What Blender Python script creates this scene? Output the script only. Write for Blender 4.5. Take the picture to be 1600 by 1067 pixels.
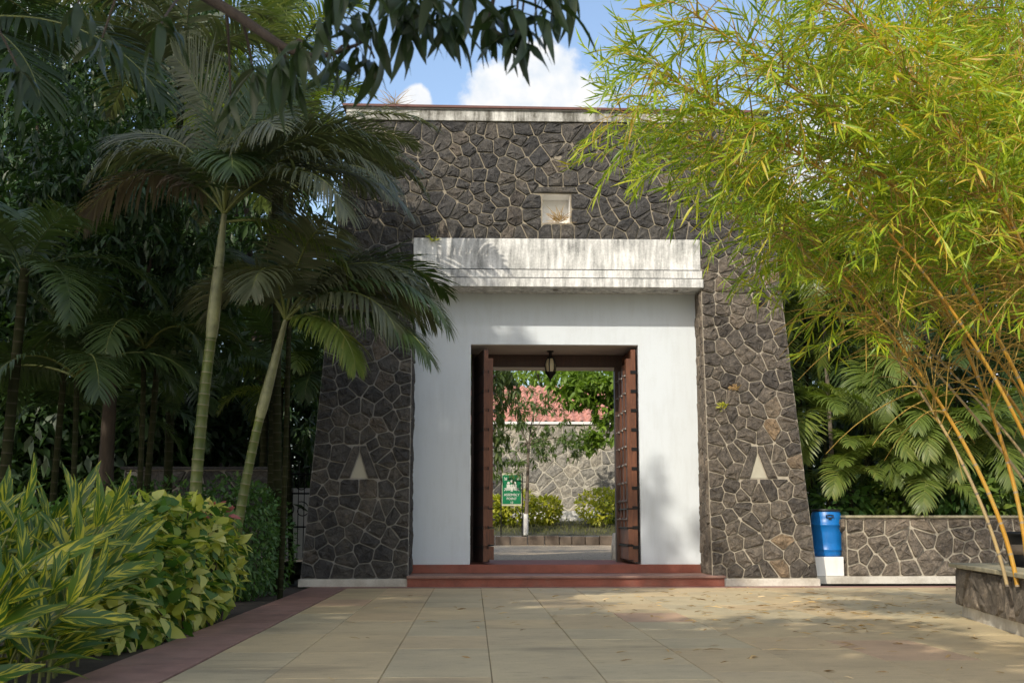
import bpy, math, random
import numpy as np
from mathutils import Vector, Matrix

# ---------------------------------------------------------------- camera, sky, sun, exposure
for o in list(bpy.data.objects): bpy.data.objects.remove(o)
SC = bpy.context.scene
COL = SC.collection
R_ = math.radians
FPX = 1900.0                      # focal length in pixels of the 1600 px wide photograph
PITCH = math.atan(285 / FPX)
YAW = math.atan(61 * math.cos(PITCH) / FPX)
cd = bpy.data.cameras.new('camera'); cam = bpy.data.objects.new('camera', cd); COL.objects.link(cam)
cd.sensor_width = 36; cd.lens = 36 * FPX / 1600; cd.clip_start = .05; cd.clip_end = 2000
cam.location = (0, 0, 1.0); cam.rotation_euler = (R_(90) + PITCH, 0, -YAW)
cd.dof.use_dof = True; cd.dof.focus_distance = 18; cd.dof.aperture_fstop = 5
SC.camera = cam
SUN_EL, SUN_AZ = R_(37.6), R_(30)   # the sun stands behind the camera, to its left
sun_from = Vector((-math.sin(SUN_AZ) * math.cos(SUN_EL), -math.cos(SUN_AZ) * math.cos(SUN_EL), math.sin(SUN_EL)))
sd = bpy.data.lights.new('sun', 'SUN'); sun = bpy.data.objects.new('sun', sd); COL.objects.link(sun)
sd.energy = 2.3; sd.angle = R_(.53); sd.color = (1, .91, .77)
sun.rotation_euler = sun_from.to_track_quat('Z', 'Y').to_euler(); sun.location = sun_from * 60
SC.view_settings.view_transform = 'Standard'; SC.view_settings.look = 'None'
SC.view_settings.exposure = 0.8; SC.view_settings.gamma = 1
SC.cycles.max_bounces = 8; SC.cycles.diffuse_bounces = 4; SC.cycles.transmission_bounces = 6
SC.cycles.transparent_max_bounces = 8; SC.cycles.use_denoising = True
SC.cycles.sample_clamp_indirect = 6

_cp, _sp, _cy, _sy = math.cos(PITCH), math.sin(PITCH), math.cos(YAW), math.sin(YAW)
_fw = np.array([_sy * _cp, _cy * _cp, _sp]); _rt = np.array([_cy, -_sy, 0]); _up = np.cross(_rt, _fw)
def sight(x, y): return _fw * FPX + _rt * (x - 800) + _up * (533.5 - y)
def at(x, y, Y):                  # survey helper: the point at depth Y that the photograph shows at (x, y)
    d = sight(x, y); return np.array([0, 0, 1.0]) + d * Y / d[1]

W = bpy.data.worlds.new('World'); SC.world = W; W.use_nodes = True
def build_world():
    nt = W.node_tree; N = nt.nodes; L = nt.links; N.clear()
    out = N.new('ShaderNodeOutputWorld'); bg = N.new('ShaderNodeBackground'); bg.inputs[1].default_value = .14
    sky = N.new('ShaderNodeTexSky'); sky.sky_type = 'NISHITA'; sky.sun_disc = False
    sky.sun_elevation = SUN_EL; sky.sun_rotation = math.atan2(sun_from.x, sun_from.y) % (2 * math.pi)
    sky.air_density = 1.0; sky.dust_density = 2.6; sky.ozone_density = .7
    tc = N.new('ShaderNodeTexCoord')
    def math_(op, a, b=None, clamp=False):
        n = N.new('ShaderNodeMath'); n.operation = op; n.use_clamp = clamp
        for i, v in enumerate((a, b)):
            if v is None: continue
            if hasattr(v, 'is_output'): L.new(v, n.inputs[i])
            else: n.inputs[i].default_value = v
        return n.outputs[0]
    nz = N.new('ShaderNodeTexNoise'); nz.inputs['Scale'].default_value = 26; nz.inputs['Detail'].default_value = 9; nz.inputs['Roughness'].default_value = .58
    L.new(tc.outputs['Generated'], nz.inputs['Vector'])
    nb = N.new('ShaderNodeTexNoise'); nb.inputs['Scale'].default_value = 60; nb.inputs['Detail'].default_value = 6
    L.new(tc.outputs['Generated'], nb.inputs['Vector'])
    # cumulus heads scattered round the sky: (direction, angular radius)
    heads = [(sight(835, 165), .052), (sight(800, 185), .05), (sight(880, 190), .05), (sight(830, 125), .032), (sight(652, 158), .0145), (sight(640, 172), .012)]
    rr = random.Random(4)
    for k in range(34):  # unseen rest of the cloudy sky, cover raised to add neutral fill
        a = rr.uniform(0, 6.28); e = rr.uniform(.12, 1.1)
        if abs(math.sin(a)) > .9 and math.sin(a) > 0: continue
        c = np.array([math.cos(a) * math.cos(e), math.sin(a) * math.cos(e), math.sin(e)])
        for q in range(2):
            heads.append((c + np.array([rr.uniform(-.1, .1), rr.uniform(-.1, .1), rr.uniform(-.03, .03)]), rr.uniform(.08, .2)))
    tot = None
    for d, r in heads:
        d = d / np.linalg.norm(d)
        dn = N.new('ShaderNodeVectorMath'); dn.operation = 'DISTANCE'; dn.inputs[1].default_value = d
        L.new(tc.outputs['Generated'], dn.inputs[0])
        v = math_('SUBTRACT', 1.0, math_('DIVIDE', dn.outputs['Value'], r))
        v = math_('MAXIMUM', v, -1.5)
        tot = v if tot is None else math_('MAXIMUM', tot, v)
    dens = math_('ADD', tot, math_('MULTIPLY', math_('SUBTRACT', nz.outputs[0], .5), 1.5))
    mr = N.new('ShaderNodeMapRange'); mr.interpolation_type = 'SMOOTHSTEP'
    mr.inputs['From Min'].default_value = -.02; mr.inputs['From Max'].default_value = .3
    L.new(dens, mr.inputs['Value'])
    cr = N.new('ShaderNodeValToRGB')
    cr.color_ramp.elements[0].position = .3; cr.color_ramp.elements[0].color = (3.3, 3.6, 3.95, 1)
    cr.color_ramp.elements[1].position = .62; cr.color_ramp.elements[1].color = (4.2, 4.2, 4.2, 1)
    L.new(nb.outputs[0], cr.inputs[0])
    mx = N.new('ShaderNodeMix'); mx.data_type = 'RGBA'
    L.new(mr.outputs[0], mx.inputs[0]); L.new(sky.outputs[0], mx.inputs[6]); L.new(cr.outputs[0], mx.inputs[7])
    L.new(mx.outputs[2], bg.inputs[0]); L.new(bg.outputs[0], out.inputs[0])
build_world()

# ---------------------------------------------------------------- helpers: objects
RND = random.Random(11)
NP = np.random.default_rng(5)
def setp(o, label=None, cat=None, group=None, kind=None):
    if label: o['label'] = label
    if cat: o['category'] = cat
    if group: o['group'] = group
    if kind: o['kind'] = kind
    return o
def link(o, parent=None):
    COL.objects.link(o)
    if parent is not None:
        o.parent = parent
        o.matrix_parent_inverse = ROOTINV.get(parent.name, Matrix())
    return o
ROOTINV = {}
def thing(name, label, cat, loc=(0, 0, 0), group=None):
    o = bpy.data.objects.new(name, None); COL.objects.link(o); o.location = loc; o.empty_display_size = .2
    ROOTINV[o.name] = Matrix.Translation(-Vector(loc))
    return setp(o, label, cat, group)
def mesh_obj(name, me, mat=None, parent=None, loc=None):
    o = bpy.data.objects.new(name, me)
    if mat is not None and not me.materials: me.materials.append(mat)
    if loc is not None: o.location = loc
    return link(o, parent)
def np_mesh(name, V, quads=None, tris=None, attrs=None, smooth=False):
    V = np.asarray(V, dtype=np.float32).reshape(-1, 3)
    me = bpy.data.meshes.new(name)
    parts = []; sizes = []
    if quads is not None and len(quads): q = np.asarray(quads, dtype=np.int32).reshape(-1, 4); parts.append(q.ravel()); sizes.append(np.full(len(q), 4, np.int32))
    if tris is not None and len(tris): t = np.asarray(tris, dtype=np.int32).reshape(-1, 3); parts.append(t.ravel()); sizes.append(np.full(len(t), 3, np.int32))
    idx = np.concatenate(parts); sz = np.concatenate(sizes)
    st = np.concatenate([[0], np.cumsum(sz)[:-1]]).astype(np.int32)
    me.vertices.add(len(V)); me.vertices.foreach_set('co', V.ravel())
    me.loops.add(len(idx)); me.loops.foreach_set('vertex_index', idx)
    me.polygons.add(len(sz)); me.polygons.foreach_set('loop_start', st)
    try: me.polygons.foreach_set('loop_total', sz)
    except Exception: pass
    me.polygons.foreach_set('use_smooth', np.full(len(sz), smooth))
    for k, a in (attrs or {}).items():
        a = np.asarray(a, dtype=np.float32)
        if a.ndim == 1:
            at_ = me.attributes.new(k, 'FLOAT', 'POINT'); at_.data.foreach_set('value', a)
        else:
            at_ = me.attributes.new(k, 'FLOAT_VECTOR', 'POINT'); at_.data.foreach_set('vector', a.ravel())
    me.update(calc_edges=True); me.validate()
    return me
class MB:
    """collects simple solids into one mesh"""
    def __init__(s): s.v = []; s.f = []
    def add(s, vs, fs):
        n = len(s.v); s.v += [tuple(map(float, v)) for v in vs]; s.f += [tuple(i + n for i in f) for f in fs]; return s
    def box(s, x0, x1, y0, y1, z0, z1):
        return s.add([(x0, y0, z0), (x1, y0, z0), (x1, y1, z0), (x0, y1, z0), (x0, y0, z1), (x1, y0, z1), (x1, y1, z1), (x0, y1, z1)],
                     [(0, 3, 2, 1), (4, 5, 6, 7), (0, 1, 5, 4), (1, 2, 6, 5), (2, 3, 7, 6), (3, 0, 4, 7)])
    def prism(s, A, B):           # two outlines of equal length, joined
        n = len(A)
        return s.add(list(A) + list(B), [tuple(range(n - 1, -1, -1)), tuple(range(n, 2 * n))] + [(i, (i + 1) % n, (i + 1) % n + n, i + n) for i in range(n)])
    def tube(s, pts, rad, n=8, cap=True):
        V, Q = tube(pts, rad, n); k = len(s.v)
        s.add(V, [tuple(q) for q in Q])
        if cap:
            m = len(pts); s.f.append(tuple(k + i for i in range(n - 1, -1, -1))); s.f.append(tuple(k + (m - 1) * n + i for i in range(n)))
        return s
    def lathe(s, prof, c, n=24):  # prof: (r, z)
        V = [(c[0] + r * math.cos(2 * math.pi * i / n), c[1] + r * math.sin(2 * math.pi * i / n), c[2] + z) for r, z in prof for i in range(n)]
        F = [(j * n + i, j * n + (i + 1) % n, (j + 1) * n + (i + 1) % n, (j + 1) * n + i) for j in range(len(prof) - 1) for i in range(n)]
        return s.add(V, F)
    def ball(s, c, r, n=8, sz=1.0):
        return s.lathe([(max(.0005, r * math.sin(a)), -r * sz * math.cos(a)) for a in np.linspace(0, math.pi, n // 2 + 2)], c, n)
    def build(s, name, mat, parent=None, smooth=False, bevel=0):
        me = bpy.data.meshes.new(name); me.from_pydata(s.v, [], s.f); me.validate()
        if smooth:
            for p in me.polygons: p.use_smooth = True
        o = mesh_obj(name, me, mat, parent)
        if bevel:
            b = o.modifiers.new('bevel', 'BEVEL'); b.width = bevel; b.segments = 2; b.limit_method = 'ANGLE'
        return o
def tube(pts, rad, n=8):
    pts = np.asarray(pts, float); m = len(pts); rad = np.broadcast_to(np.asarray(rad, float), (m,))
    T = np.gradient(pts, axis=0); T /= np.linalg.norm(T, axis=1)[:, None] + 1e-9
    ref = np.array([0, 0, 1.0]) if abs(T[0][2]) < .9 else np.array([1.0, 0, 0])
    V = []
    U = np.cross(T[0], ref); U /= np.linalg.norm(U)
    a = np.linspace(0, 2 * math.pi, n, endpoint=False)
    for i in range(m):
        U = U - T[i] * (U @ T[i]); U /= np.linalg.norm(U) + 1e-9; B = np.cross(T[i], U)
        V.append(pts[i] + rad[i] * (np.cos(a)[:, None] * U + np.sin(a)[:, None] * B))
    Q = [(j * n + i, j * n + (i + 1) % n, (j + 1) * n + (i + 1) % n, (j + 1) * n + i) for j in range(m - 1) for i in range(n)]
    return np.concatenate(V), np.array(Q)
def bez(P, n):
    P = [np.asarray(p, float) for p in P]; t = np.linspace(0, 1, n)[:, None]
    if len(P) == 3: return (1 - t) ** 2 * P[0] + 2 * t * (1 - t) * P[1] + t * t * P[2]
    return (1 - t) ** 3 * P[0] + 3 * t * (1 - t) ** 2 * P[1] + 3 * t * t * (1 - t) * P[2] + t ** 3 * P[3]

# ---------------------------------------------------------------- helpers: materials
def new_mat(name):
    m = bpy.data.materials.new(name); m.use_nodes = True; nt = m.node_tree
    return m, nt, nt.nodes, nt.links, nt.nodes['Principled BSDF'], nt.nodes['Material Output']
def ramp(N, L, src, stops):
    r = N.new('ShaderNodeValToRGB'); e = r.color_ramp.elements
    while len(e) < len(stops): e.new(.5)
    for i, (p, c) in enumerate(stops): e[i].position = p; e[i].color = (*c, 1)
    L.new(src, r.inputs[0]); return r.outputs[0]
def noise(N, L, scale, detail=5, rough=.6, vec=None, stretch=None, coord='Object'):
    n = N.new('ShaderNodeTexNoise'); n.inputs['Scale'].default_value = scale; n.inputs['Detail'].default_value = detail; n.inputs['Roughness'].default_value = rough
    if vec is None: vec = N.new('ShaderNodeTexCoord').outputs[coord]
    if stretch:
        mp = N.new('ShaderNodeMapping'); mp.inputs['Scale'].default_value = stretch; L.new(vec, mp.inputs[0]); vec = mp.outputs[0]
    L.new(vec, n.inputs['Vector']); return n.outputs[0]
def mixc(N, L, fac, a, b, mode='MIX'):
    m = N.new('ShaderNodeMix'); m.data_type = 'RGBA'; m.blend_type = mode
    for i, v in ((0, fac), (6, a), (7, b)):
        if hasattr(v, 'is_output'): L.new(v, m.inputs[i])
        else: m.inputs[i].default_value = v if i == 0 else (*v, 1)
    return m.outputs[2]
def mth(N, L, op, a, b=0.0, clamp=False):
    n = N.new('ShaderNodeMath'); n.operation = op; n.use_clamp = clamp
    for i, v in enumerate((a, b)):
        if hasattr(v, 'is_output'): L.new(v, n.inputs[i])
        else: n.inputs[i].default_value = v
    return n.outputs[0]
def bump(N, L, h, B, strength=.4, dist=.02):
    b = N.new('ShaderNodeBump'); b.inputs['Strength'].default_value = strength; b.inputs['Distance'].default_value = dist
    L.new(h, b.inputs['Height']); L.new(b.outputs[0], B.inputs['Normal'])
def simple(name, col, rough=.7, var=.25, scale=6, metal=0, bumps=.15, spec=.5):
    m, nt, N, L, B, O = new_mat(name)
    n = noise(N, L, scale)
    L.new(ramp(N, L, n, [(.25, tuple(c * (1 - var) for c in col)), (.75, tuple(min(1, c * (1 + var)) for c in col))]), B.inputs['Base Color'])
    B.inputs['Roughness'].default_value = rough; B.inputs['Metallic'].default_value = metal; B.inputs['Specular IOR Level'].default_value = spec
    if bumps: bump(N, L, noise(N, L, scale * 8), B, bumps, .01)
    return m
def stone_mat(name, tones, rough=.85, moss=0.0, relief=1.0):
    m, nt, N, L, B, O = new_mat(name)
    oi = N.new('ShaderNodeObjectInfo')
    base = ramp(N, L, oi.outputs['Random'], tones)
    n1 = noise(N, L, 7, 6, .65); n2 = noise(N, L, 30, 8, .78)
    base = mixc(N, L, .75, base, ramp(N, L, n1, [(.3, (.42, .42, .43)), (.7, (1.5, 1.46, 1.4))]), 'MULTIPLY')
    base = mixc(N, L, .9, base, ramp(N, L, n2, [(.32, (.38, .37, .36)), (.5, (1, 1, 1)), (.68, (1.75, 1.7, 1.6))]), 'MULTIPLY')
    n3 = noise(N, L, 3.1, 5, .6)
    base = mixc(N, L, ramp(N, L, n3, [(.55, (0, 0, 0)), (.75, (.45, .45, .45))]), base, (.17, .145, .11))
    L.new(base, B.inputs['Base Color']); B.inputs['Roughness'].default_value = rough; B.inputs['Specular IOR Level'].default_value = .35
    h = mth(N, L, 'ADD', n1, mth(N, L, 'MULTIPLY', n2, .5))
    bump(N, L, h, B, 1.0 * relief, .05)
    return m
M = {}
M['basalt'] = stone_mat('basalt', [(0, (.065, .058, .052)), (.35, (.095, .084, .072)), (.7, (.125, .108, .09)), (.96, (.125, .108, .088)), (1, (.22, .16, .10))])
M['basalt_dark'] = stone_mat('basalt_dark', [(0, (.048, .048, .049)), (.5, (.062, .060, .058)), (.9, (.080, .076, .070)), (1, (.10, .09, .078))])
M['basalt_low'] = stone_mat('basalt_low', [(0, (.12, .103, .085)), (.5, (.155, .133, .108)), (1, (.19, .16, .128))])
M['grey_stone'] = stone_mat('grey_stone', [(0, (.19, .185, .17)), (.5, (.27, .26, .23)), (1, (.38, .35, .29))], relief=.6)
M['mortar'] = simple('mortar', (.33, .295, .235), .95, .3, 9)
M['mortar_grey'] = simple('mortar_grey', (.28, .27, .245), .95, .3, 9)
M['mortar_low'] = simple('mortar_low', (.40, .36, .285), .95, .3, 7)
M['mortar_old'] = simple('mortar_old', (.25, .22, .165), .95, .35, 5)
M['mortar_pale'] = simple('mortar_pale', (.50, .47, .39), .95, .25, 9)

def plaster(name, col, stain, amount, lo=.45, hi=.75, drip=True):
    m, nt, N, L, B, O = new_mat(name)
    s1 = noise(N, L, 5.5, 7, .7, stretch=(1.6, 1.6, .22)) if drip else noise(N, L, 2.5, 6, .65)
    s2 = noise(N, L, 2.2, 5, .6); s3 = noise(N, L, 30, 6, .75)
    f = mth(N, L, 'MULTIPLY', mth(N, L, 'ADD', mth(N, L, 'MULTIPLY', s1, .55), mth(N, L, 'ADD', mth(N, L, 'MULTIPLY', s2, .3), mth(N, L, 'MULTIPLY', s3, .2))), 1.0)
    fac = ramp(N, L, f, [(lo, (0, 0, 0)), (hi, (amount, amount, amount))])
    c = mixc(N, L, fac, col, stain)
    L.new(c, B.inputs['Base Color']); B.inputs['Roughness'].default_value = .9; B.inputs['Specular IOR Level'].default_value = .25
    bump(N, L, mth(N, L, 'ADD', noise(N, L, 4, 4), mth(N, L, 'MULTIPLY', s3, .25)), B, .12, .02)
    return m
M['white_wall'] = plaster('white_wall', (.63, .685, .73), (.40, .42, .41), .38, .50, .80)  # bluish cast of the wall's shade put into the white itself
M['white_stained'] = plaster('white_stained', (.76, .76, .73), (.10, .105, .10), .92, .445, .655)
M['white_base'] = plaster('white_base', (.62, .59, .52), (.22, .18, .13), .8, .46, .7, drip=False)
M['niche_paint'] = plaster('niche_paint', (.42, .40, .32), (.25, .23, .18), .6, .45, .75, drip=False)
M['cornice'] = plaster('cornice', (.62, .62, .58), (.10, .095, .08), .95, .40, .60)
M['white_plinth'] = plaster('white_plinth', (.8, .79, .76), (.5, .47, .4), .5, .55, .8)
M['soffit'] = plaster('soffit', (.55, .50, .45), (.4, .36, .32), .4, .5, .8, drip=False)

def red_stone(name, col):
    m, nt, N, L, B, O = new_mat(name)
    oi = N.new('ShaderNodeObjectInfo')
    n1 = noise(N, L, 3, 6, .6); n2 = noise(N, L, 45, 5, .7)
    c = ramp(N, L, n1, [(.3, tuple(k * .72 for k in col)), (.7, tuple(k * 1.2 for k in col))])
    c = mixc(N, L, .5, c, ramp(N, L, n2, [(.3, (.75, .75, .75)), (.7, (1.2, 1.2, 1.2))]), 'MULTIPLY')
    c = mixc(N, L, .5, c, ramp(N, L, oi.outputs['Random'], [(0, (.8, .8, .8)), (1, (1.2, 1.2, 1.2))]), 'MULTIPLY')
    c = mixc(N, L, ramp(N, L, noise(N, L, 1.4, 6, .7), [(.5, (0, 0, 0)), (.75, (.4, .4, .4))]), c, (.22, .18, .14))
    L.new(c, B.inputs['Base Color']); B.inputs['Roughness'].default_value = .7
    bump(N, L, n2, B, .2, .01)
    return m
M['red_stone'] = red_stone('red_stone', (.29, .165, .13))
M['edging'] = red_stone('edging_stone', (.13, .10, .075))
M['red_step'] = red_stone('red_step', (.27, .085, .055))
def paving_mat():
    m, nt, N, L, B, O = new_mat('paving_stone')
    oi = N.new('ShaderNodeObjectInfo')
    base = ramp(N, L, oi.outputs['Random'], [(0, (.46, .36, .215)), (.4, (.52, .41, .24)), (.75, (.46, .39, .25)), (.93, (.52, .395, .23)), (1, (.46, .31, .205))])
    g = N.new('ShaderNodeNewGeometry')
    n1 = noise(N, L, 1.1, 6, .62, vec=g.outputs['Position']); n2 = noise(N, L, 14, 6, .7, vec=g.outputs['Position'], stretch=(.35, 1.5, 1))
    n3 = noise(N, L, 60, 4, .7, vec=g.outputs['Position'])
    c = mixc(N, L, .7, base, ramp(N, L, n1, [(.3, (.78, .78, .8)), (.7, (1.2, 1.2, 1.16))]), 'MULTIPLY')
    c = mixc(N, L, .65, c, ramp(N, L, n2, [(.33, (.5, .5, .49)), (.43, (.97, .97, .97)), (.8, (1.18, 1.17, 1.13))]), 'MULTIPLY')
    c = mixc(N, L, .4, c, ramp(N, L, n3, [(.3, (.75, .75, .75)), (.7, (1.2, 1.2, 1.2))]), 'MULTIPLY')
    # dark patches with a shape of their own
    n4 = noise(N, L, .55, 5, .6, vec=g.outputs['Position'], stretch=(.6, 1.4, 1))
    c = mixc(N, L, ramp(N, L, n4, [(.58, (0, 0, 0)), (.75, (.65, .65, .65))]), c, (.10, .085, .065))
    L.new(c, B.inputs['Base Color']); B.inputs['Roughness'].default_value = .72; B.inputs['Specular IOR Level'].default_value = .35
    bump(N, L, mth(N, L, 'ADD', n2, mth(N, L, 'MULTIPLY', n3, .3)), B, .35, .012)
    return m
M['paving'] = paving_mat()
M['plaza'] = simple('plaza_bounce', (.36, .36, .35), .9, .2, 2)  # pale neutral grey so the unseen ground bounces untinted light
M['joint'] = simple('joint_dirt', (.19, .155, .10), .95, .4, 12)
M['soil'] = simple('soil', (.045, .034, .024), .95, .5, 5, bumps=.5)
M['earth'] = simple('earth', (.05, .05, .028), .95, .5, 1.5, bumps=.4)
M['driveway'] = None
def cobble_mat():
    m, nt, N, L, B, O = new_mat('driveway_pavers')
    v = N.new('ShaderNodeTexVoronoi'); v.feature = 'DISTANCE_TO_EDGE'; v.inputs['Scale'].default_value = 6
    g = N.new('ShaderNodeNewGeometry'); L.new(g.outputs['Position'], v.inputs['Vector'])
    n1 = noise(N, L, 3, 5, .6, vec=g.outputs['Position'])
    c = ramp(N, L, n1, [(.3, (.36, .29, .20)), (.7, (.5, .41, .29))])
    c = mixc(N, L, ramp(N, L, v.outputs['Distance'], [(.0, (1, 1, 1)), (.06, (0, 0, 0))]), c, (.11, .09, .07))
    L.new(c, B.inputs['Base Color']); B.inputs['Roughness'].default_value = .85
    bump(N, L, v.outputs['Distance'], B, .3, .03)
    return m
M['driveway'] = cobble_mat()
def wood_mat(name, a, b):
    m, nt, N, L, B, O = new_mat(name)
    n = noise(N, L, 14, 6, .65, stretch=(3, 3, .25)); n2 = noise(N, L, 2, 4)
    c = mixc(N, L, .5, ramp(N, L, n, [(.3, a), (.7, b)]), ramp(N, L, n2, [(.3, (.7, .7, .7)), (.7, (1.25, 1.25, 1.25))]), 'MULTIPLY')
    L.new(c, B.inputs['Base Color']); B.inputs['Roughness'].default_value = .5
    bump(N, L, n, B, .25, .01); return m
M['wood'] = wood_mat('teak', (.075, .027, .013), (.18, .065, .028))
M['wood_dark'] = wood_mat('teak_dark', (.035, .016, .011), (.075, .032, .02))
M['iron'] = simple('black_iron', (.012, .012, .013), .45, .3, 20, metal=.6)
M['steel'] = simple('stud_steel', (.25, .23, .21), .4, .3, 20, metal=.9)
M['black'] = simple('black_plastic', (.012, .013, .014), .4, .3, 10)
M['pot_band'] = simple('pot_band', (.22, .17, .12), .6, .3, 10)
M['blue'] = simple('blue_plastic', (.003, .145, .46), .38, .12, 4, bumps=.06)
M['tile'] = red_stone('clay_tile', (.47, .215, .165))
M['roof_sheet'] = simple('roof_sheet', (.12, .045, .035), .6, .3, 6)
M['cap_stone'] = simple('cap_stone', (.30, .27, .18), .8, .35, 6, bumps=.4)
M['sign_green'] = simple('sign_green', (.0, .16, .062), .4, .1, 6, bumps=0)
M['sign_white'] = simple('sign_white', (.62, .64, .58), .5, .1, 6, bumps=0)
M['sign_edge'] = simple('sign_edge', (.5, .5, .36), .5, .15, 6, bumps=0)
M['lamp_glass'] = simple('lamp_glass', (.55, .47, .30), .25, .15, 6, bumps=0)
M['whitewash'] = simple('whitewash', (.7, .69, .66), .9, .15, 8)

def bark(name, a, b, sc=9, stretch=(1, 1, .3)):
    m, nt, N, L, B, O = new_mat(name)
    n = noise(N, L, sc, 6, .7, stretch=stretch)
    L.new(ramp(N, L, n, [(.3, a), (.7, b)]), B.inputs['Base Color']); B.inputs['Roughness'].default_value = .9
    bump(N, L, n, B, .6, .03); return m
M['bark'] = bark('bark', (.03, .022, .016), (.09, .068, .05))
M['bark_pale'] = bark('bark_pale', (.10, .08, .06), (.2, .165, .13))
def leaf_mat(name, cols, trans=.35, rough=.42, tcol=None, spec=.5, stripe=None):
    """cols: ramp over the per-leaf tint"""
    m, nt, N, L, B, O = new_mat(name)
    a = N.new('ShaderNodeAttribute'); a.attribute_name = 'tint'
    oi = N.new('ShaderNodeObjectInfo')
    f = mth(N, L, 'ADD', mth(N, L, 'MULTIPLY', a.outputs['Fac'], .75), mth(N, L, 'MULTIPLY', oi.outputs['Random'], .25), True)
    c = ramp(N, L, f, cols)
    if stripe:
        u = N.new('ShaderNodeAttribute'); u.attribute_name = 'luv'
        sx = N.new('ShaderNodeSeparateXYZ'); L.new(u.outputs['Vector'], sx.inputs[0])
        au = mth(N, L, 'ABSOLUTE', sx.outputs[1])
        k = mth(N, L, 'SUBTRACT', mth(N, L, 'MULTIPLY', sx.outputs[0], 1.0), mth(N, L, 'MULTIPLY', au, .30))
        nn = N.new('ShaderNodeTexNoise'); nn.noise_dimensions = '2D'; nn.inputs['Scale'].default_value = 1; nn.inputs['Detail'].default_value = 3
        cv = N.new('ShaderNodeCombineXYZ'); L.new(mth(N, L, 'MULTIPLY', k, 9.0), cv.inputs[0])
        L.new(mth(N, L, 'ADD', mth(N, L, 'MULTIPLY', oi.outputs['Random'], 37.0), mth(N, L, 'MULTIPLY', sx.outputs[1], .6)), cv.inputs[1]); L.new(cv.outputs[0], nn.inputs['Vector'])
        c = mixc(N, L, ramp(N, L, nn.outputs[0], [(.55, (0, 0, 0)), (.61, (1, 1, 1))]), c, stripe)
        c = mixc(N, L, ramp(N, L, au, [(.03, (.7, .7, .7)), (.09, (0, 0, 0))]), c, stripe)
    L.new(c, B.inputs['Base Color']); B.inputs['Roughness'].default_value = rough; B.inputs['Specular IOR Level'].default_value = spec
    t = N.new('ShaderNodeBsdfTranslucent')
    L.new(mixc(N, L, 1, c, tcol or (1.25, 1.3, .5), 'MULTIPLY'), t.inputs['Color'])
    ms = N.new('ShaderNodeMixShader'); ms.inputs[0].default_value = trans
    L.new(B.outputs[0], ms.inputs[1]); L.new(t.outputs[0], ms.inputs[2]); L.new(ms.outputs[0], O.inputs['Surface'])
    return m
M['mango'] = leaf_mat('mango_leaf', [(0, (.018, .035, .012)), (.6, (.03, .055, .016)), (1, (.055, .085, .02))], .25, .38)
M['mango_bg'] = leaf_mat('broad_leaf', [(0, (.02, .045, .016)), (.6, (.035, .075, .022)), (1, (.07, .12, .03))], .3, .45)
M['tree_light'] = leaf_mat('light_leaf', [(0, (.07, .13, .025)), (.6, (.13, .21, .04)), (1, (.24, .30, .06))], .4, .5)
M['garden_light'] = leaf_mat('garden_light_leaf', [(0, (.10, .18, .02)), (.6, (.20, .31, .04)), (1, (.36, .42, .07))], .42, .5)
M['garden_leaf'] = leaf_mat('garden_leaf', [(0, (.07, .12, .03)), (.6, (.13, .19, .05)), (.92, (.22, .25, .08)), (1, (.25, .14, .07))], .4, .45)
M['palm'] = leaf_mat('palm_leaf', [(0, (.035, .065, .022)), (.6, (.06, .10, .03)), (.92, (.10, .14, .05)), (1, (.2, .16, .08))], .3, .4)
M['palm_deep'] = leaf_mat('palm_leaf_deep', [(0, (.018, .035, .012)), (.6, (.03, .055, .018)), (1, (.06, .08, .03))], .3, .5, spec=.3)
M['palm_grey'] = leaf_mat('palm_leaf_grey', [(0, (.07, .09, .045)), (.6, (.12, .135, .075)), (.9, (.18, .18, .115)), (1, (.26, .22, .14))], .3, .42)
M['palm_lit'] = leaf_mat('palm_leaf_lit', [(0, (.08, .13, .025)), (.6, (.15, .205, .04)), (1, (.29, .29, .07))], .4, .42)  # copy of the palm leaf with sunlight put into a paler, yellower green
M['palm_dry'] = leaf_mat('palm_leaf_dry', [(0, (.12, .09, .06)), (.6, (.19, .15, .11)), (1, (.3, .25, .19))], .25, .7)
M['bamboo_leaf'] = leaf_mat('bamboo_leaf', [(0, (.13, .24, .016)), (.4, (.28, .41, .024)), (.7, (.47, .51, .038)), (.86, (.60, .43, .055)), (1, (.64, .50, .24))], .42, .4, tcol=(1.4, 1.3, .45))
M['ginger'] = leaf_mat('ginger_leaf', [(0, (.03, .08, .012)), (.6, (.06, .135, .016)), (.9, (.11, .19, .025)), (1, (.2, .13, .05))], .36, .3, stripe=(.50, .47, .045))
M['varieg'] = leaf_mat('variegated_leaf', [(0, (.04, .11, .025)), (.22, (.08, .18, .03)), (.36, (.24, .33, .045)), (.55, (.48, .50, .09)), (1, (.66, .65, .28))], .35, .45)
M['hedge'] = leaf_mat('hedge_leaf', [(0, (.045, .115, .03)), (.6, (.085, .18, .042)), (1, (.15, .24, .055))], .3, .4)
M['redleaf'] = leaf_mat('red_leaf', [(0, (.22, .07, .07)), (1, (.55, .20, .18))], .35, .45, tcol=(1.2, .9, .8))
M['yellow_shrub'] = leaf_mat('yellow_shrub_leaf', [(0, (.20, .28, .03)), (.6, (.42, .43, .035)), (1, (.58, .54, .05))], .4, .5)
M['dry_leaf'] = leaf_mat('dry_leaf', [(0, (.15, .09, .04)), (.35, (.36, .23, .09)), (.7, (.58, .40, .17)), (1, (.75, .62, .40))], .1, .8)
M['dry_grass'] = leaf_mat('dry_grass', [(0, (.25, .15, .06)), (1, (.45, .32, .15))], .3, .8)
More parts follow.
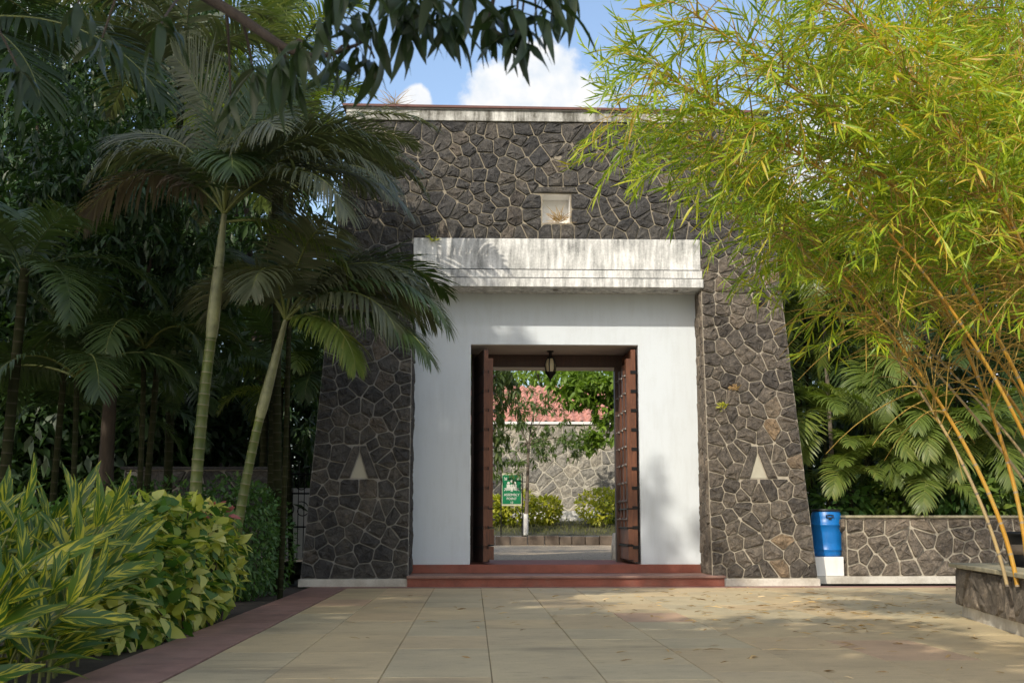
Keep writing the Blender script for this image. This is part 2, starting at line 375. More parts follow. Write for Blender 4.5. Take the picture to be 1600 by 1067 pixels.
M['grass'] = leaf_mat('grass', [(0, (.08, .10, .02)), (.6, (.15, .16, .04)), (1, (.28, .24, .08))], .3, .6)
def banded(name, cols, ringcol, period, width, sc=7):
    m, nt, N, L, B, O = new_mat(name)
    tc = N.new('ShaderNodeAttribute'); tc.attribute_name = 'along'
    n = noise(N, L, sc, 5, .65)
    c = ramp(N, L, n, cols)
    w = mth(N, L, 'FRACT', mth(N, L, 'DIVIDE', tc.outputs['Fac'], period))
    c = mixc(N, L, ramp(N, L, w, [(width, (1, 1, 1)), (width * 1.6, (0, 0, 0))]), c, ringcol)
    L.new(c, B.inputs['Base Color']); B.inputs['Roughness'].default_value = .5
    bump(N, L, n, B, .15, .01)
    return m
M['palm_trunk'] = banded('palm_trunk', [(.25, (.03, .05, .004)), (.5, (.06, .085, .006)), (.75, (.10, .105, .03))], (.15, .14, .075), .125, .07)
M['trunk_dark'] = banded('trunk_dark', [(.25, (.014, .016, .007)), (.5, (.022, .025, .010)), (.75, (.032, .033, .016))], (.05, .046, .03), .14, .08)
_b = M['trunk_dark'].node_tree.nodes['Principled BSDF']; _b.inputs['Roughness'].default_value = .95; _b.inputs['Specular IOR Level'].default_value = .1
M['crownshaft'] = simple('crownshaft', (.17, .18, .085), .5, .4, 9)
M['stem_green'] = simple('frond_stalk', (.13, .15, .035), .5, .3, 6)
M['bamboo_culm'] = banded('bamboo_culm', [(.25, (.34, .16, .012)), (.5, (.44, .235, .02)), (.75, (.36, .27, .07))], (.28, .22, .14), .28, .05, 4)
M['bamboo_old'] = banded('bamboo_old', [(.25, (.25, .19, .10)), (.5, (.36, .27, .13)), (.75, (.42, .28, .08))], (.16, .13, .1), .28, .05, 4)
M['twig'] = simple('bamboo_twig', (.36, .24, .05), .6, .35, 6)

# ---------------------------------------------------------------- helpers: stone masonry
def clip(poly, n, c):             # keep points with n.p <= c
    out = []; m = len(poly)
    for i in range(m):
        a, b = poly[i], poly[(i + 1) % m]; da = n[0] * a[0] + n[1] * a[1] - c; db = n[0] * b[0] + n[1] * b[1] - c
        if da <= 0: out.append(a)
        if (da < 0 < db) or (db < 0 < da):
            t = da / (da - db); out.append((a[0] + t * (b[0] - a[0]), a[1] + t * (b[1] - a[1])))
    return out
def area(p): return .5 * sum(p[i][0] * p[(i + 1) % len(p)][1] - p[(i + 1) % len(p)][0] * p[i][1] for i in range(len(p)))
def centroid(p): return (sum(q[0] for q in p) / len(p), sum(q[1] for q in p) / len(p))
def inset(p, d):
    if area(p) < 0: p = p[::-1]
    q = list(p); m = len(p)
    for i in range(m):
        a, b = p[i], p[(i + 1) % m]; ex, ey = b[0] - a[0], b[1] - a[1]; l = math.hypot(ex, ey)
        if l < 1e-6: continue
        n = (ey / l, -ex / l); q = clip(q, n, n[0] * a[0] + n[1] * a[1] - d)
        if len(q) < 3: return []
    return q
def edges_of(T):
    if area(T) < 0: T = T[::-1]
    out = []
    for i in range(len(T)):
        a, b = T[i], T[(i + 1) % len(T)]; ex, ey = b[0] - a[0], b[1] - a[1]; l = math.hypot(ex, ey); n = (ey / l, -ex / l)
        out.append((n, n[0] * a[0] + n[1] * a[1]))
    return out
def inside(T, p, pad=0.0): return all(n[0] * p[0] + n[1] * p[1] - c < pad for n, c in edges_of(T))
def voronoi(poly, sites, holes=()):
    S = np.array(sites); cells = []
    H = [edges_of(h) for h in holes]
    for i, s in enumerate(S):
        d = ((S - s) ** 2).sum(1); near = np.argsort(d)[1:20]; c = list(poly)
        for j in near:
            t = S[j]; n = (t[0] - s[0], t[1] - s[1]); k = .5 * ((t ** 2).sum() - (s ** 2).sum()); c = clip(c, n, k)
            if len(c) < 3: break
        if len(c) < 3: continue
        for E in H:
            def clear(q): return len(q) < 3 or abs(area(q)) < 1e-5
            ov = list(c)
            for n, k in E: ov = clip(ov, n, k)
            if not clear(ov):
                c = max((clip(list(c), (-n[0], -n[1]), -k) for n, k in E if n[0] * s[0] + n[1] * s[1] - k > -1e-6), key=lambda q: abs(area(q)) if len(q) > 2 else 0, default=[])
            if len(c) < 3: break
        if len(c) >= 3: cells.append(c)
    return cells
def site_field(poly, spacing, rnd, holes=(), edge_lines=(), seeds=()):
    """jittered hexagonal sites, with a row of squarer stones along each edge line"""
    xs = [p[0] for p in poly]; ys = [p[1] for p in poly]; S = list(seeds)
    for (a, b, off) in edge_lines:
        l = math.hypot(b[0] - a[0], b[1] - a[1]); k = 0; dx, dy = (b[0] - a[0]) / l, (b[1] - a[1]) / l; nx, ny = -dy, dx
        t = spacing * .4; q = 0
        while t < l:
            o = off * (1.0 if q % 2 else .62) * rnd.uniform(.9, 1.1)
            p = (a[0] + dx * t + nx * o, a[1] + dy * t + ny * o)
            if all((p[0] - s[0]) ** 2 + (p[1] - s[1]) ** 2 > (spacing * .5) ** 2 for s in seeds): S.append(p)
            t += spacing * rnd.uniform(.72, .98); q += 1
    edge_n = len(S)
    y = min(ys) + spacing * .45; row = 0
    while y < max(ys):
        x = min(xs) + (spacing * .5 if row % 2 else 0)
        while x < max(xs):
            p = (x + rnd.uniform(-.47, .47) * spacing, y + rnd.uniform(-.47, .47) * spacing)
            if inside(poly, p, -.02) and not any(inside(h, p, .03) for h in holes):
                if all((p[0] - s[0]) ** 2 + (p[1] - s[1]) ** 2 > (spacing * .54) ** 2 for s in S): S.append(p)
            x += spacing
        y += spacing * .87; row += 1
    return S
def stone_mesh(poly, to3, rnd, gap=.0095, proud=.036, rough=.021, chamfer=.26):
    p = inset(poly, gap)
    if len(p) < 3 or abs(area(p)) < .0012: return None
    m = len(p); q = []
    for i in range(m):            # knock the corners off
        a, b, c = p[i - 1], p[i], p[(i + 1) % m]
        k = chamfer * rnd.uniform(.6, 1.3)
        la = math.hypot(a[0] - b[0], a[1] - b[1]); lc = math.hypot(c[0] - b[0], c[1] - b[1])
        ka = min(k * .3 * la, .05) / max(la, 1e-6); kc = min(k * .3 * lc, .05) / max(lc, 1e-6)
        if la > .03: q.append((b[0] + (a[0] - b[0]) * ka, b[1] + (a[1] - b[1]) * ka))
        if lc > .03: q.append((b[0] + (c[0] - b[0]) * kc, b[1] + (c[1] - b[1]) * kc))
        if lc > .2: q.append(((b[0] + c[0]) / 2 + rnd.uniform(-.006, .006), (b[1] + c[1]) / 2 + rnd.uniform(-.006, .006)))
    p = q; m = len(p)
    if m < 4: return None
    cx, cy = centroid(p); tx, ty = rnd.uniform(-.10, .10), rnd.uniform(-.10, .10); top = proud * rnd.uniform(.75, 1.25)
    V = []
    for s, h, j in ((1, -.03, 0), (1, top * .35, 0), (.93, top * .8, .25), (.62, top, 1)):
        for (x, y) in p:
            X, Y = cx + (x - cx) * s, cy + (y - cy) * s
            hh = h + (tx * (X - cx) + ty * (Y - cy)) * (1 if j else .0) + rnd.uniform(-1, 1) * rough * j
            V.append(to3(X, Y, hh))
    V.append(to3(cx + rnd.uniform(-.02, .02), cy + rnd.uniform(-.02, .02), top + rnd.uniform(-.5, 1.1) * rough))
    F = [(r * m + i, r * m + (i + 1) % m, (r + 1) * m + (i + 1) % m, (r + 1) * m + i) for r in range(3) for i in range(m)]
    F += [(3 * m + i, 3 * m + (i + 1) % m, 4 * m) for i in range(m)]
    me = bpy.data.meshes.new('stone'); me.from_pydata(V, [], F)
    return me
def stones(cells, to3, parent_of, mat_of, rnd, **k):
    for c in cells:
        me = stone_mesh(c, to3, rnd, **k)
        if me is None: continue
        cc = centroid(c); par = parent_of(cc)
        o = bpy.data.objects.new('stone', me); me.materials.append(mat_of(cc)); COL.objects.link(o); o.parent = par

# ================================================================= THE SETTING
def sheet(name, x0, x1, y0, y1, z, mat):
    o = MB().add([(x0, y0, z), (x1, y0, z), (x1, y1, z), (x0, y1, z)], [(0, 1, 2, 3)]).build(name, mat)
    return setp(o, kind='structure')
sheet('ground', -400, 400, -300, 700, -.05, M['earth'])
sheet('plaza', -24, 30, -45, 3.9, -.012, M['plaza'])  # unseen ground behind the camera, extended to bounce light onto the gateway
pv = sheet('paving', -1.99, 14, 3.9, 20.0, -.018, M['joint'])
kb = sheet('kerb', -2.62, -1.99, 3.9, 20.0, -.014, M['joint'])
rs = random.Random(3)
def slab(parent, x0, x1, y0, y1, z, mat, th=.05, bev=.004, tilt=.0025):
    zt = z + rs.uniform(-.001, .0015); b = bev; a, c, d, e = [rs.uniform(-tilt, tilt) * .6 for _ in range(4)]
    V = [(x0, y0, zt - th), (x1, y0, zt - th), (x1, y1, zt - th), (x0, y1, zt - th), (x0, y0, zt - b), (x1, y0, zt - b), (x1, y1, zt - b), (x0, y1, zt - b),
         (x0 + b, y0 + b, zt + a), (x1 - b, y0 + b, zt + c), (x1 - b, y1 - b, zt + d), (x0 + b, y1 - b, zt + e)]
    F = [(0, 1, 5, 4), (1, 2, 6, 5), (2, 3, 7, 6), (3, 0, 4, 7), (4, 5, 9, 8), (5, 6, 10, 9), (6, 7, 11, 10), (7, 4, 8, 11), (8, 9, 10, 11)]
    me = bpy.data.meshes.new('slab'); me.from_pydata(V, [], F); me.materials.append(mat)
    o = bpy.data.objects.new('slab', me); COL.objects.link(o); o.parent = parent; return o
x = -1.985; col = 0
while x < 11.5:
    x1 = (.13 - .735 * 2 if col == 0 else x + .735)
    y = 4.0 + rs.uniform(0, .9)
    while y < 19.58:
        y1 = min(19.6, y + rs.choice((.9, 1.1, 1.3, 1.6, 1.9)))
        if 19.6 - y1 < .35: y1 = 19.6
        g = rs.uniform(.0015, .004)
        slab(pv, x + g, x1 - g, y + g, y1 - g, 0, M['paving'])
        y = y1
    x = x1; col += 1
y = 4.2
while y < 19.58:                  # the red border slabs on the left
    y1 = min(19.6, y + rs.uniform(.95, 1.5)); y1 = 19.6 if 19.6 - y1 < .4 else y1
    slab(kb, -2.6, -2.004, y + .003, y1 - .003, .006, M['red_stone']); y = y1
x = -2.6
while x < 11.3:                   # and along the foot of the gateway
    x1 = x + rs.uniform(.85, 1.3); slab(kb, x + .003, x1 - .003, 19.604, 19.985, .005, M['red_stone']); x = x1
sheet('planting_bed', -16, -2.62, 3.9, 21, -.03, M['soil'])
sheet('driveway', -40, 40, 23.6, 42.1, .29, M['driveway'])

# ================================================================= GATEWAY
LEAN, BAT = .085, .07
ZB, ZO, ZT = .13, 5.86, 8.02      # stone foot, opening top (beam top), stone top
XL0, XR0, JL, JR = -2.78, 5.63, -1.04, 3.9
YB = 22.6
def fy(z): return 20.0 + LEAN * z
def xl(z): return XL0 + BAT * z
def xr(z): return XR0 - BAT * z
gw = thing('gateway', 'tall dark stone gateway with sloping sides and white recessed doorway', 'gateway', (1.4, 21, 0))
def piece(name, mat, mb, **k): return mb.build(name, mat, gw, **k)
def pier_core(xa0, xa1, xb0, xb1):
    mb = MB(); z0, z1 = 0.0, ZO
    return mb.add([(xa0, fy(z0), z0), (xb0, fy(z0), z0), (xb0, YB, z0), (xa0, YB, z0), (xa1, fy(z1), z1), (xb1, fy(z1), z1), (xb1, YB, z1), (xa1, YB, z1)],
                  [(0, 3, 2, 1), (4, 5, 6, 7), (0, 1, 5, 4), (1, 2, 6, 5), (2, 3, 7, 6), (3, 0, 4, 7)])
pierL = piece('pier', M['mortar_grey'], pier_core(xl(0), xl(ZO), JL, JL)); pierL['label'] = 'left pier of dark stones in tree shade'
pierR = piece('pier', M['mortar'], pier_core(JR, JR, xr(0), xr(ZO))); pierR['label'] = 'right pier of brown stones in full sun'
WX0, WX1, WZ0, WZ1 = 1.18, 1.66, 6.16, 6.68   # the square niche
mb = MB()
xs_ = [None, WX0, WX1, None]; zs_ = [ZO, WZ0, WZ1, ZT]
def gx(i, z): return xl(z) if i == 0 else xr(z) if i == 3 else xs_[i]
for i in range(3):
    for j in range(3):
        if i == 1 and j == 1: continue
        a, b = zs_[j], zs_[j + 1]
        mb.add([(gx(i, a), fy(a), a), (gx(i + 1, a), fy(a), a), (gx(i + 1, b), fy(b), b), (gx(i, b), fy(b), b)], [(0, 1, 2, 3)])
for (a, b) in (((xl(ZO), ZO), (xl(ZT), ZT)), ((xr(ZT), ZT), (xr(ZO), ZO))):
    mb.add([(a[0], fy(a[1]), a[1]), (b[0], fy(b[1]), b[1]), (b[0], YB, b[1]), (a[0], YB, a[1])], [(0, 1, 2, 3)])
mb.add([(xl(ZT), fy(ZT), ZT), (xr(ZT), fy(ZT), ZT), (xr(ZT), YB, ZT), (xl(ZT), YB, ZT)], [(0, 1, 2, 3)])
mb.add([(xl(ZO), fy(ZO), ZO), (xl(ZO), YB, ZO), (xr(ZO), YB, ZO), (xr(ZO), fy(ZO), ZO)], [(0, 1, 2, 3)])
mb.add([(xl(ZO), YB, ZO), (xl(ZT), YB, ZT), (xr(ZT), YB, ZT), (xr(ZO), YB, ZO)], [(0, 1, 2, 3)])
upper = piece('upper_wall', M['mortar_old'], mb)
mb = MB(); ya, yb_ = fy(WZ0), fy(WZ1); yd = 20.95
mb.add([(WX0, ya, WZ0), (WX1, ya, WZ0), (WX1, yb_, WZ1), (WX0, yb_, WZ1), (WX0, yd, WZ0), (WX1, yd, WZ0), (WX1, yd, WZ1), (WX0, yd, WZ1)],
       [(4, 5, 6, 7), (0, 1, 5, 4), (1, 2, 6, 5), (2, 3, 7, 6), (3, 0, 4, 7)])
nic = piece('niche', M['white_plinth'], mb)

def front(u, v, h): return (u, fy(v) - h, v)
outer = [(XL0 + BAT * ZB, ZB), (XR0 - BAT * ZB, ZB), (XR0 - BAT * ZT, ZT), (XL0 + BAT * ZT, ZT)]
opening = [(JL, -.5), (JR, -.5), (JR, ZO), (JL, ZO)]
def tri(cx, z0, w, h): return [(cx - w, z0), (cx + w, z0), (cx, z0 + h)]
tL, tR = at(561, 748, 20.15), at(1185, 748, 20.15)
TRI = [(tL[0], tL[2]), (tR[0], tR[2])]
def trap(cx, z0): return [(cx - .33, z0), (cx + .33, z0), (cx + .10, z0 + .56), (cx - .10, z0 + .56)]
win_hole = [(WX0 - .02, WZ0 - .02), (WX1 + .02, WZ0 - .02), (WX1 + .02, WZ1 + .02), (WX0 - .02, WZ1 + .02)]
lintel = [(WX0 - .16, WZ1 + .02), (WX1 + .16, WZ1 + .02), (WX1 + .10, WZ1 + .14), (WX0 - .08, WZ1 + .14)]
holes = [opening, win_hole, lintel] + [trap(*t) for t in TRI]
r1 = random.Random(21)
seeds = []
for cx, z0 in TRI: seeds += [(cx - .38, z0 + .12), (cx - .33, z0 + .42), (cx + .38, z0 + .12), (cx + .33, z0 + .42), (cx - .15, z0 + .73), (cx + .15, z0 + .71), (cx - .17, z0 - .16), (cx + .17, z0 - .16), (cx + .45, z0 - .15), (cx - .45, z0 - .15)]
seeds += [(WX0 - .2, WZ0 + .12), (WX0 - .2, WZ0 + .38), (WX1 + .2, WZ0 + .12), (WX1 + .2, WZ0 + .38), (WX0 - .05, WZ1 + .31), (WX0 + .25, WZ1 + .31), (WX1 + .0, WZ1 + .31), (WX0 - .32, WZ1 + .1), (WX1 + .34, WZ1 + .1), (WX0 + .08, WZ0 - .17), (WX0 + .38, WZ0 - .17), (WX0 - .24, WZ0 - .16), (WX1 + .24, WZ0 - .16)]
S = site_field(outer, .252, r1, holes, edge_lines=[((XL0 + BAT * ZT, ZT), (XL0 + BAT * ZB, ZB), .14), ((XR0 - BAT * ZB, ZB), (XR0 - BAT * ZT, ZT), .14),
               ((JL, ZB), (JL, ZO - .1), .125), ((JR, ZO - .1), (JR, ZB), .125), ((JR, ZO), (JL, ZO), -.14)], seeds=seeds)
cells = voronoi(outer, S, holes)
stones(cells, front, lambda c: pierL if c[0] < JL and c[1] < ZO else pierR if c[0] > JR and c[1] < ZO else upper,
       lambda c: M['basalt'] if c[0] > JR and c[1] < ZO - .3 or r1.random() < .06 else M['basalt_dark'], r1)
for k, (cx, z0) in enumerate(TRI):   # triangular niches and the two slanting stones beside each
    par = (pierL, pierR)[k]; mt = (M['basalt_dark'], M['basalt'])[k]
    for sgn in (-1, 1):
        q = [(cx + sgn * .155, z0 + .01), (cx + sgn * .315, z0 + .01), (cx + sgn * .10, z0 + .54), (cx + sgn * .012, z0 + .54), (cx + sgn * .012, z0 + .44)]
        if sgn < 0: q = q[::-1]
        m_ = len(q); V = []
        c_ = centroid(q)
        for s_, h_ in ((1, -.03), (1, .02), (.88, .042)):
            for (a, b) in q: V.append(front(c_[0] + (a - c_[0]) * s_, c_[1] + (b - c_[1]) * s_, h_ + (r1.uniform(-.006, .006) if h_ > .03 else 0)))
        F = [(r * m_ + i, r * m_ + (i + 1) % m_, (r + 1) * m_ + (i + 1) % m_, (r + 1) * m_ + i) for r in range(2) for i in range(m_)] + [tuple(2 * m_ + i for i in range(m_))]
        me = bpy.data.meshes.new('stone'); me.from_pydata(V, [], F); me.materials.append(mt); o = bpy.data.objects.new('stone', me); COL.objects.link(o); o.parent = par
    t = tri(cx, z0 + .012, .135, .40)
    V = [front(a, b, .006) for a, b in t] + [front(a, b, -.02) for a, b in t]
    me = bpy.data.meshes.new('niche'); me.from_pydata(V, [], [(0, 1, 2), (3, 5, 4), (0, 3, 4, 1), (1, 4, 5, 2), (2, 5, 3, 0)]); me.materials.append(M['niche_paint'])
    o = bpy.data.objects.new('niche', me); COL.objects.link(o); o.parent = par
me = stone_mesh(lintel, front, r1, gap=.008, proud=.04, chamfer=.05, rough=.004)
me.materials.append(M['basalt_dark']); o = bpy.data.objects.new('stone', me); COL.objects.link(o); o.parent = upper
# inner sides of both piers; sunlight on the right one put into paler stone
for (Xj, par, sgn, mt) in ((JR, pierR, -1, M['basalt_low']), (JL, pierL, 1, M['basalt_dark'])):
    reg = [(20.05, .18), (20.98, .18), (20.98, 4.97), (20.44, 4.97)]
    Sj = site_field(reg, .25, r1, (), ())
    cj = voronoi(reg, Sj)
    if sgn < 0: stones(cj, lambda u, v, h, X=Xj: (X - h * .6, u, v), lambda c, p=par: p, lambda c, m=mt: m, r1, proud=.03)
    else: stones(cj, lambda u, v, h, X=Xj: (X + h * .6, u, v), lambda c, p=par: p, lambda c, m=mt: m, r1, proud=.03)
# white strips under the piers
for a, b in ((xl(0) - .02, JL - .005), (JR + .17, xr(0) + .02)):
    piece('base_strip', M['white_base'], MB().box(a, b, 19.955, 20.3, 0.002, ZB - .005), bevel=.008)
# recessed white wall round the doorway
DX0, DX1, DZ0, DZ1 = -.05, 2.875, .325, 4.1
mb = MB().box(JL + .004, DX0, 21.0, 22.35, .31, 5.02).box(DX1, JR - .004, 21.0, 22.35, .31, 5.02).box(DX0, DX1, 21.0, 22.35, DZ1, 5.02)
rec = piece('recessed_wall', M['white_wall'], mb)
piece('door_ceiling', M['soffit'], MB().box(DX0 + .01, DX1 - .01, 21.02, 22.34, DZ1 - .012, DZ1 - .003))
# lintel beam in three stepped bands
piece('beam_band', M['white_stained'], MB().box(JL - .0, JR + .0, 20.44, 21.3, 5.326, 5.86), bevel=.006)
piece('beam_band', M['white_stained'], MB().box(JL - .0, JR + .02, 20.395, 21.3, 5.172, 5.302), bevel=.006)
piece('beam_band', M['white_stained'], MB().box(JL + .01, JR + .03, 20.35, 21.3, 5.0, 5.148), bevel=.006)
piece('beam_groove', M['basalt_dark'], MB().box(JL + .02, JR - .02, 20.47, 21.29, 5.145, 5.33))
for q in (680, 868, 1056):
    c = at(q, 454, 20.62)
    piece('soffit_light', M['steel'], MB().lathe([(.001, -.02), (.03, -.022), (.042, -.012), (.045, .0)], (c[0], 20.62, 5.0), 14), smooth=True)
# cornice and roof
piece('cornice', M['cornice'], MB().prism([(xl(ZT) - .04, fy(ZT) - .06, ZT), (xr(ZT) + .04, fy(ZT) - .06, ZT), (xr(ZT) + .04, fy(ZT) - .06, ZT + .17), (xl(ZT) - .04, fy(ZT) - .06, ZT + .21)],
                                               [(xl(ZT) - .04, YB + .1, ZT), (xr(ZT) + .04, YB + .1, ZT), (xr(ZT) + .04, YB + .1, ZT + .17), (xl(ZT) - .04, YB + .1, ZT + .21)]), bevel=.008)
a0, a1 = xl(ZT) - .1, xr(ZT) + .15
piece('roof_sheet', M['roof_sheet'], MB().prism([(a0, fy(ZT) - .12, ZT + .235), (a1, fy(ZT) - .12, ZT + .185), (a1, fy(ZT) - .12, ZT + .225), (a0, fy(ZT) - .12, ZT + .275)],
                                               [(a0, YB + .08, ZT + .30), (a1, YB + .08, ZT + .25), (a1, YB + .08, ZT + .29), (a0, YB + .08, ZT + .34)]))
piece('roof_batten', M['mortar_grey'], MB().prism([(a0 + .05, fy(ZT) - .085, ZT + .205), (a1 - .05, fy(ZT) - .085, ZT + .165), (a1 - .05, fy(ZT) - .085, ZT + .19), (a0 + .05, fy(ZT) - .085, ZT + .24)],
                                               [(a0 + .05, YB, ZT + .205), (a1 - .05, YB, ZT + .165), (a1 - .05, YB, ZT + .19), (a0 + .05, YB, ZT + .24)]))
# red steps
piece('step', M['red_step'], MB().box(JL - .01, 4.07, 19.9, 21.2, .006, .135))
piece('step', M['red_stone'], MB().box(JL - .02, 4.09, 19.86, 21.2, .137, .178), bevel=.008)
piece('step', M['red_step'], MB().box(JL + .006, JR - .006, 20.93, 23.6, .18, .322), bevel=.006)
# timber frame and the two open leaves
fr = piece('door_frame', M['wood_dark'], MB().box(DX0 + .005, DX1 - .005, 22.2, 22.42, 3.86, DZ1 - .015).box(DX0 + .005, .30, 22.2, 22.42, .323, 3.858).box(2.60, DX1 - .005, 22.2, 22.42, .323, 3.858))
mb = MB().box(.305, 2.595, 22.215, 22.30, 3.80, 3.857)
piece('door_head', M['soffit'], mb)
def xf(mb, c, ang):               # swing a leaf about its hinge line
    ca, sa = math.cos(ang), math.sin(ang)
    mb.v = [(c[0] + (x - c[0]) * ca - (y - c[1]) * sa, c[1] + (x - c[0]) * sa + (y - c[1]) * ca, z) for x, y, z in mb.v]; return mb
def make_door(hx, hy, ang, side, mat):
    """leaf in the Y direction from the hinge towards the visitor; side = direction of its planked inner face"""
    c = (hx, hy); L_ = 1.36
    d = piece('door', mat, xf(MB().box(hx - .04, hx + .04, hy - L_, hy, .36, 4.02), c, ang))
    def sub(name, m, mb, sm=False): return xf(mb, c, ang).build(name, m, d, smooth=sm)
    s = side; t0 = hx + s * .041; t1 = hx + s * .125
    lo, hi = min(t0, t1), max(t0, t1)
    for (ya_, yb2, za, zb) in ((hy - L_ + .0, hy - L_ + .2, .95, 3.86), (hy - .93, hy - .72, .95, 3.80), (hy - .47, hy - .27, .95, 3.75)):
        sub('stile', M['wood'], MB().box(lo, hi, ya_, yb2, za, zb))
    for za, zb in ((.40, .62), (.66, .92)):
        sub('rail', M['wood'], MB().box(lo, hi + (.02 if s > 0 else 0), hy - L_ - .004, hy - .1, za, zb))
    for za in (.63, .93, 1.25):
        sub('rail_strap', M['iron'], MB().box(min(hx + s * .04, hx + s * .145), max(hx + s * .04, hx + s * .145), hy - L_ - .01, hy - .1, za, za + .02))
    zz = .58
    while zz < 3.9:               # iron straps wrapped round the leading edge and back face
        if not (s < 0 and .95 < zz < 1.1):
            sub('strap', M['iron'], MB().box(hx - .052, hx + .052, hy - L_ - .012, hy - L_ + .10, zz, zz + .055))
            bx_ = hx - s * .046
            sub('strap', M['iron'], MB().box(min(bx_, hx - s * .04), max(bx_, hx - s * .04), hy - L_ + .11, hy - .1, zz + .01, zz + .04))
        zz += .335
    for k in range(9):            # stud rows on the stiles
        for yy in (hy - L_ + .10, hy - .82, hy - .37):
            z_ = 1.08 + k * .31
            cxs = t1 + s * .008
            sub('stud', M['steel'], stud(cxs, yy, z_, s), True)
    return d
def stud(x, y, z, s):
    mb = MB(); n = 8; prof = [(.036, 0), (.032, .012), (.014, .028), (.002, .06)]
    V = [(x + s * h, y + r * math.cos(2 * math.pi * i / n), z + r * math.sin(2 * math.pi * i / n)) for r, h in prof for i in range(n)]
    F = [(j * n + i, j * n + (i + 1) % n, (j + 1) * n + (i + 1) % n, (j + 1) * n + i) for j in range(len(prof) - 1) for i in range(n)]
    return mb.add(V, F)
dR = make_door(2.775, 22.38, R_(.5), -1, M['wood']); dR['label'] = 'right door leaf showing its studded inner face'
dL = make_door(.02, 22.38, R_(8.2), 1, M['wood_dark']); dL['label'] = 'left door leaf seen along its strapped back'  # shade on this leaf put into the darker teak
hx0, hy0 = .02, 22.38
edge = xf(MB().box(hx0 - .036, hx0 + .038, hy0 - 1.372, hy0 - 1.361, .37, 4.0), (hx0, hy0), R_(8.2)).build('edge_board', M['wood'], dL)  # thin plate keeping the leading edge in the lighter, unshaded teak

# hanging lantern
lc = at(860, 560, 21.7); lx, ly = float(lc[0]), 21.7
lan = thing('hanging_lantern', 'small black iron lantern hanging from the doorway ceiling', 'lantern', (lx, ly, DZ1 - .5))
z0 = DZ1 - .012
MB().lathe([(.001, 0), (.06, -.002), (.065, -.015), (.03, -.03), (.026, -.09), (.045, -.11), (.05, -.13)], (lx, ly, z0), 14).build('canopy', M['iron'], lan, True)
prof = [(.05, -.12), (.085, -.18), (.102, -.25), (.096, -.33), (.07, -.40)]
MB().lathe([(.045, -.125), (.078, -.18), (.094, -.25), (.088, -.33), (.062, -.40)], (lx, ly, z0), 18).build('glass', M['lamp_glass'], lan, True)
for k in range(6):
    a = k * math.pi / 3 + .26 + math.pi / 2 * 0
    MB().tube([(lx + r * math.cos(a), ly + r * math.sin(a), z0 + z) for r, z in prof], .011, 5).build('rib', M['iron'], lan)
MB().lathe([(.105, -.385), (.10, -.40), (.06, -.45), (.035, -.49), (.012, -.515), (.014, -.53), (.004, -.57)], (lx, ly, z0), 14).build('finial', M['iron'], lan, True)
MB().lathe([(.06, -.115), (.075, -.135), (.05, -.15)], (lx, ly, z0), 14).build('collar', M['iron'], lan, True)

# ================================================================= RIGHT: barrel, low walls, planter
def wall_with_stones(th, x0, x1, y0, y1, z0, z1, mat, mortar, spacing, rnd, faces=('front',), edge=True, gap=.014, proud=.035):
    core = MB().box(x0, x1, y0, y1, z0, z1).build('core', mortar, th)
    reg = [(x0, z0), (x1, z0), (x1, z1), (x0, z1)]
    S_ = site_field(reg, spacing, rnd, (), [((x0, z1), (x0, z0), spacing * .5)] if edge else ())
    cs = voronoi(reg, S_)
    n0 = set(bpy.data.objects)
    def put(cells, f):
        for c in cells:
            me = stone_mesh(c, f, rnd, gap=gap, proud=proud)
            if me is None: continue
            me.materials.append(mat); o = bpy.data.objects.new('stone', me); link(o, th)
    put(cs, lambda u, v, h: (u, y0 - h, v))
    if 'left' in faces:
        reg = [(y0, z0), (y1, z0), (y1, z1), (y0, z1)]
        put(voronoi(reg, site_field(reg, spacing, rnd)), lambda u, v, h: (x0 - h, u, v))
    return core
lw = thing('planter_wall', 'long low stone planter wall behind the plaza, beside the blue barrel', 'wall', (8, 21, 0))
PLX = float(at(1325, 903, 20.75)[0]); zt = float(at(1400, 806, 20.75)[2])
wall_with_stones(lw, PLX, 14, 20.75, 21.5, .13, zt - .03, M['basalt_low'], M['mortar_low'], .29, random.Random(8), ('front', 'left'))
MB().box(PLX - .02, 14, 20.69, 21.55, zt - .028, zt + .012).build('coping', M['cap_stone'], lw, bevel=.006)
MB().box(xr(0) + .025, 14, 20.70, 21.4, .003, .128).build('base_strip', M['white_base'], lw, bevel=.008)
BX0 = xr(0) - .02
pl = MB().box(BX0 - .3, PLX - .05, 20.78, 21.6, .131, .45).build('barrel_plinth', M['white_plinth'], bevel=.01)
setp(pl, 'white plastered block under the blue barrel', 'plinth')
bc = at(1293, 869, 21.12); bx_, by_ = float(bc[0]), 21.12
br = thing('barrel', 'blue plastic barrel with black lid on the white plinth', 'barrel', (bx_, by_, .45))
h = .80; r = .272
prof = [(.001, .004), (r * .86, .004), (r * .93, .02), (r * .955, .06), (r * .97, .10), (r * .99, .105), (r * .99, .125), (r * .975, .13), (r, .25), (r * 1.005, .4), (r * 1.0, .52), (r * 1.02, .525), (r * 1.02, .55), (r * .995, .555), (r * .96, .66), (r * .90, .735), (r * .86, .755), (r * .86, h - .02)]
MB().lathe(prof, (bx_, by_, .45), 40).build('body', M['blue'], br, True)
MB().lathe([(r * .87, h - .035), (r * .915, h - .03), (r * .915, h), (r * .88, h + .006), (.001, h + .004)], (bx_, by_, .45), 40).build('lid', M['black'], br, True)
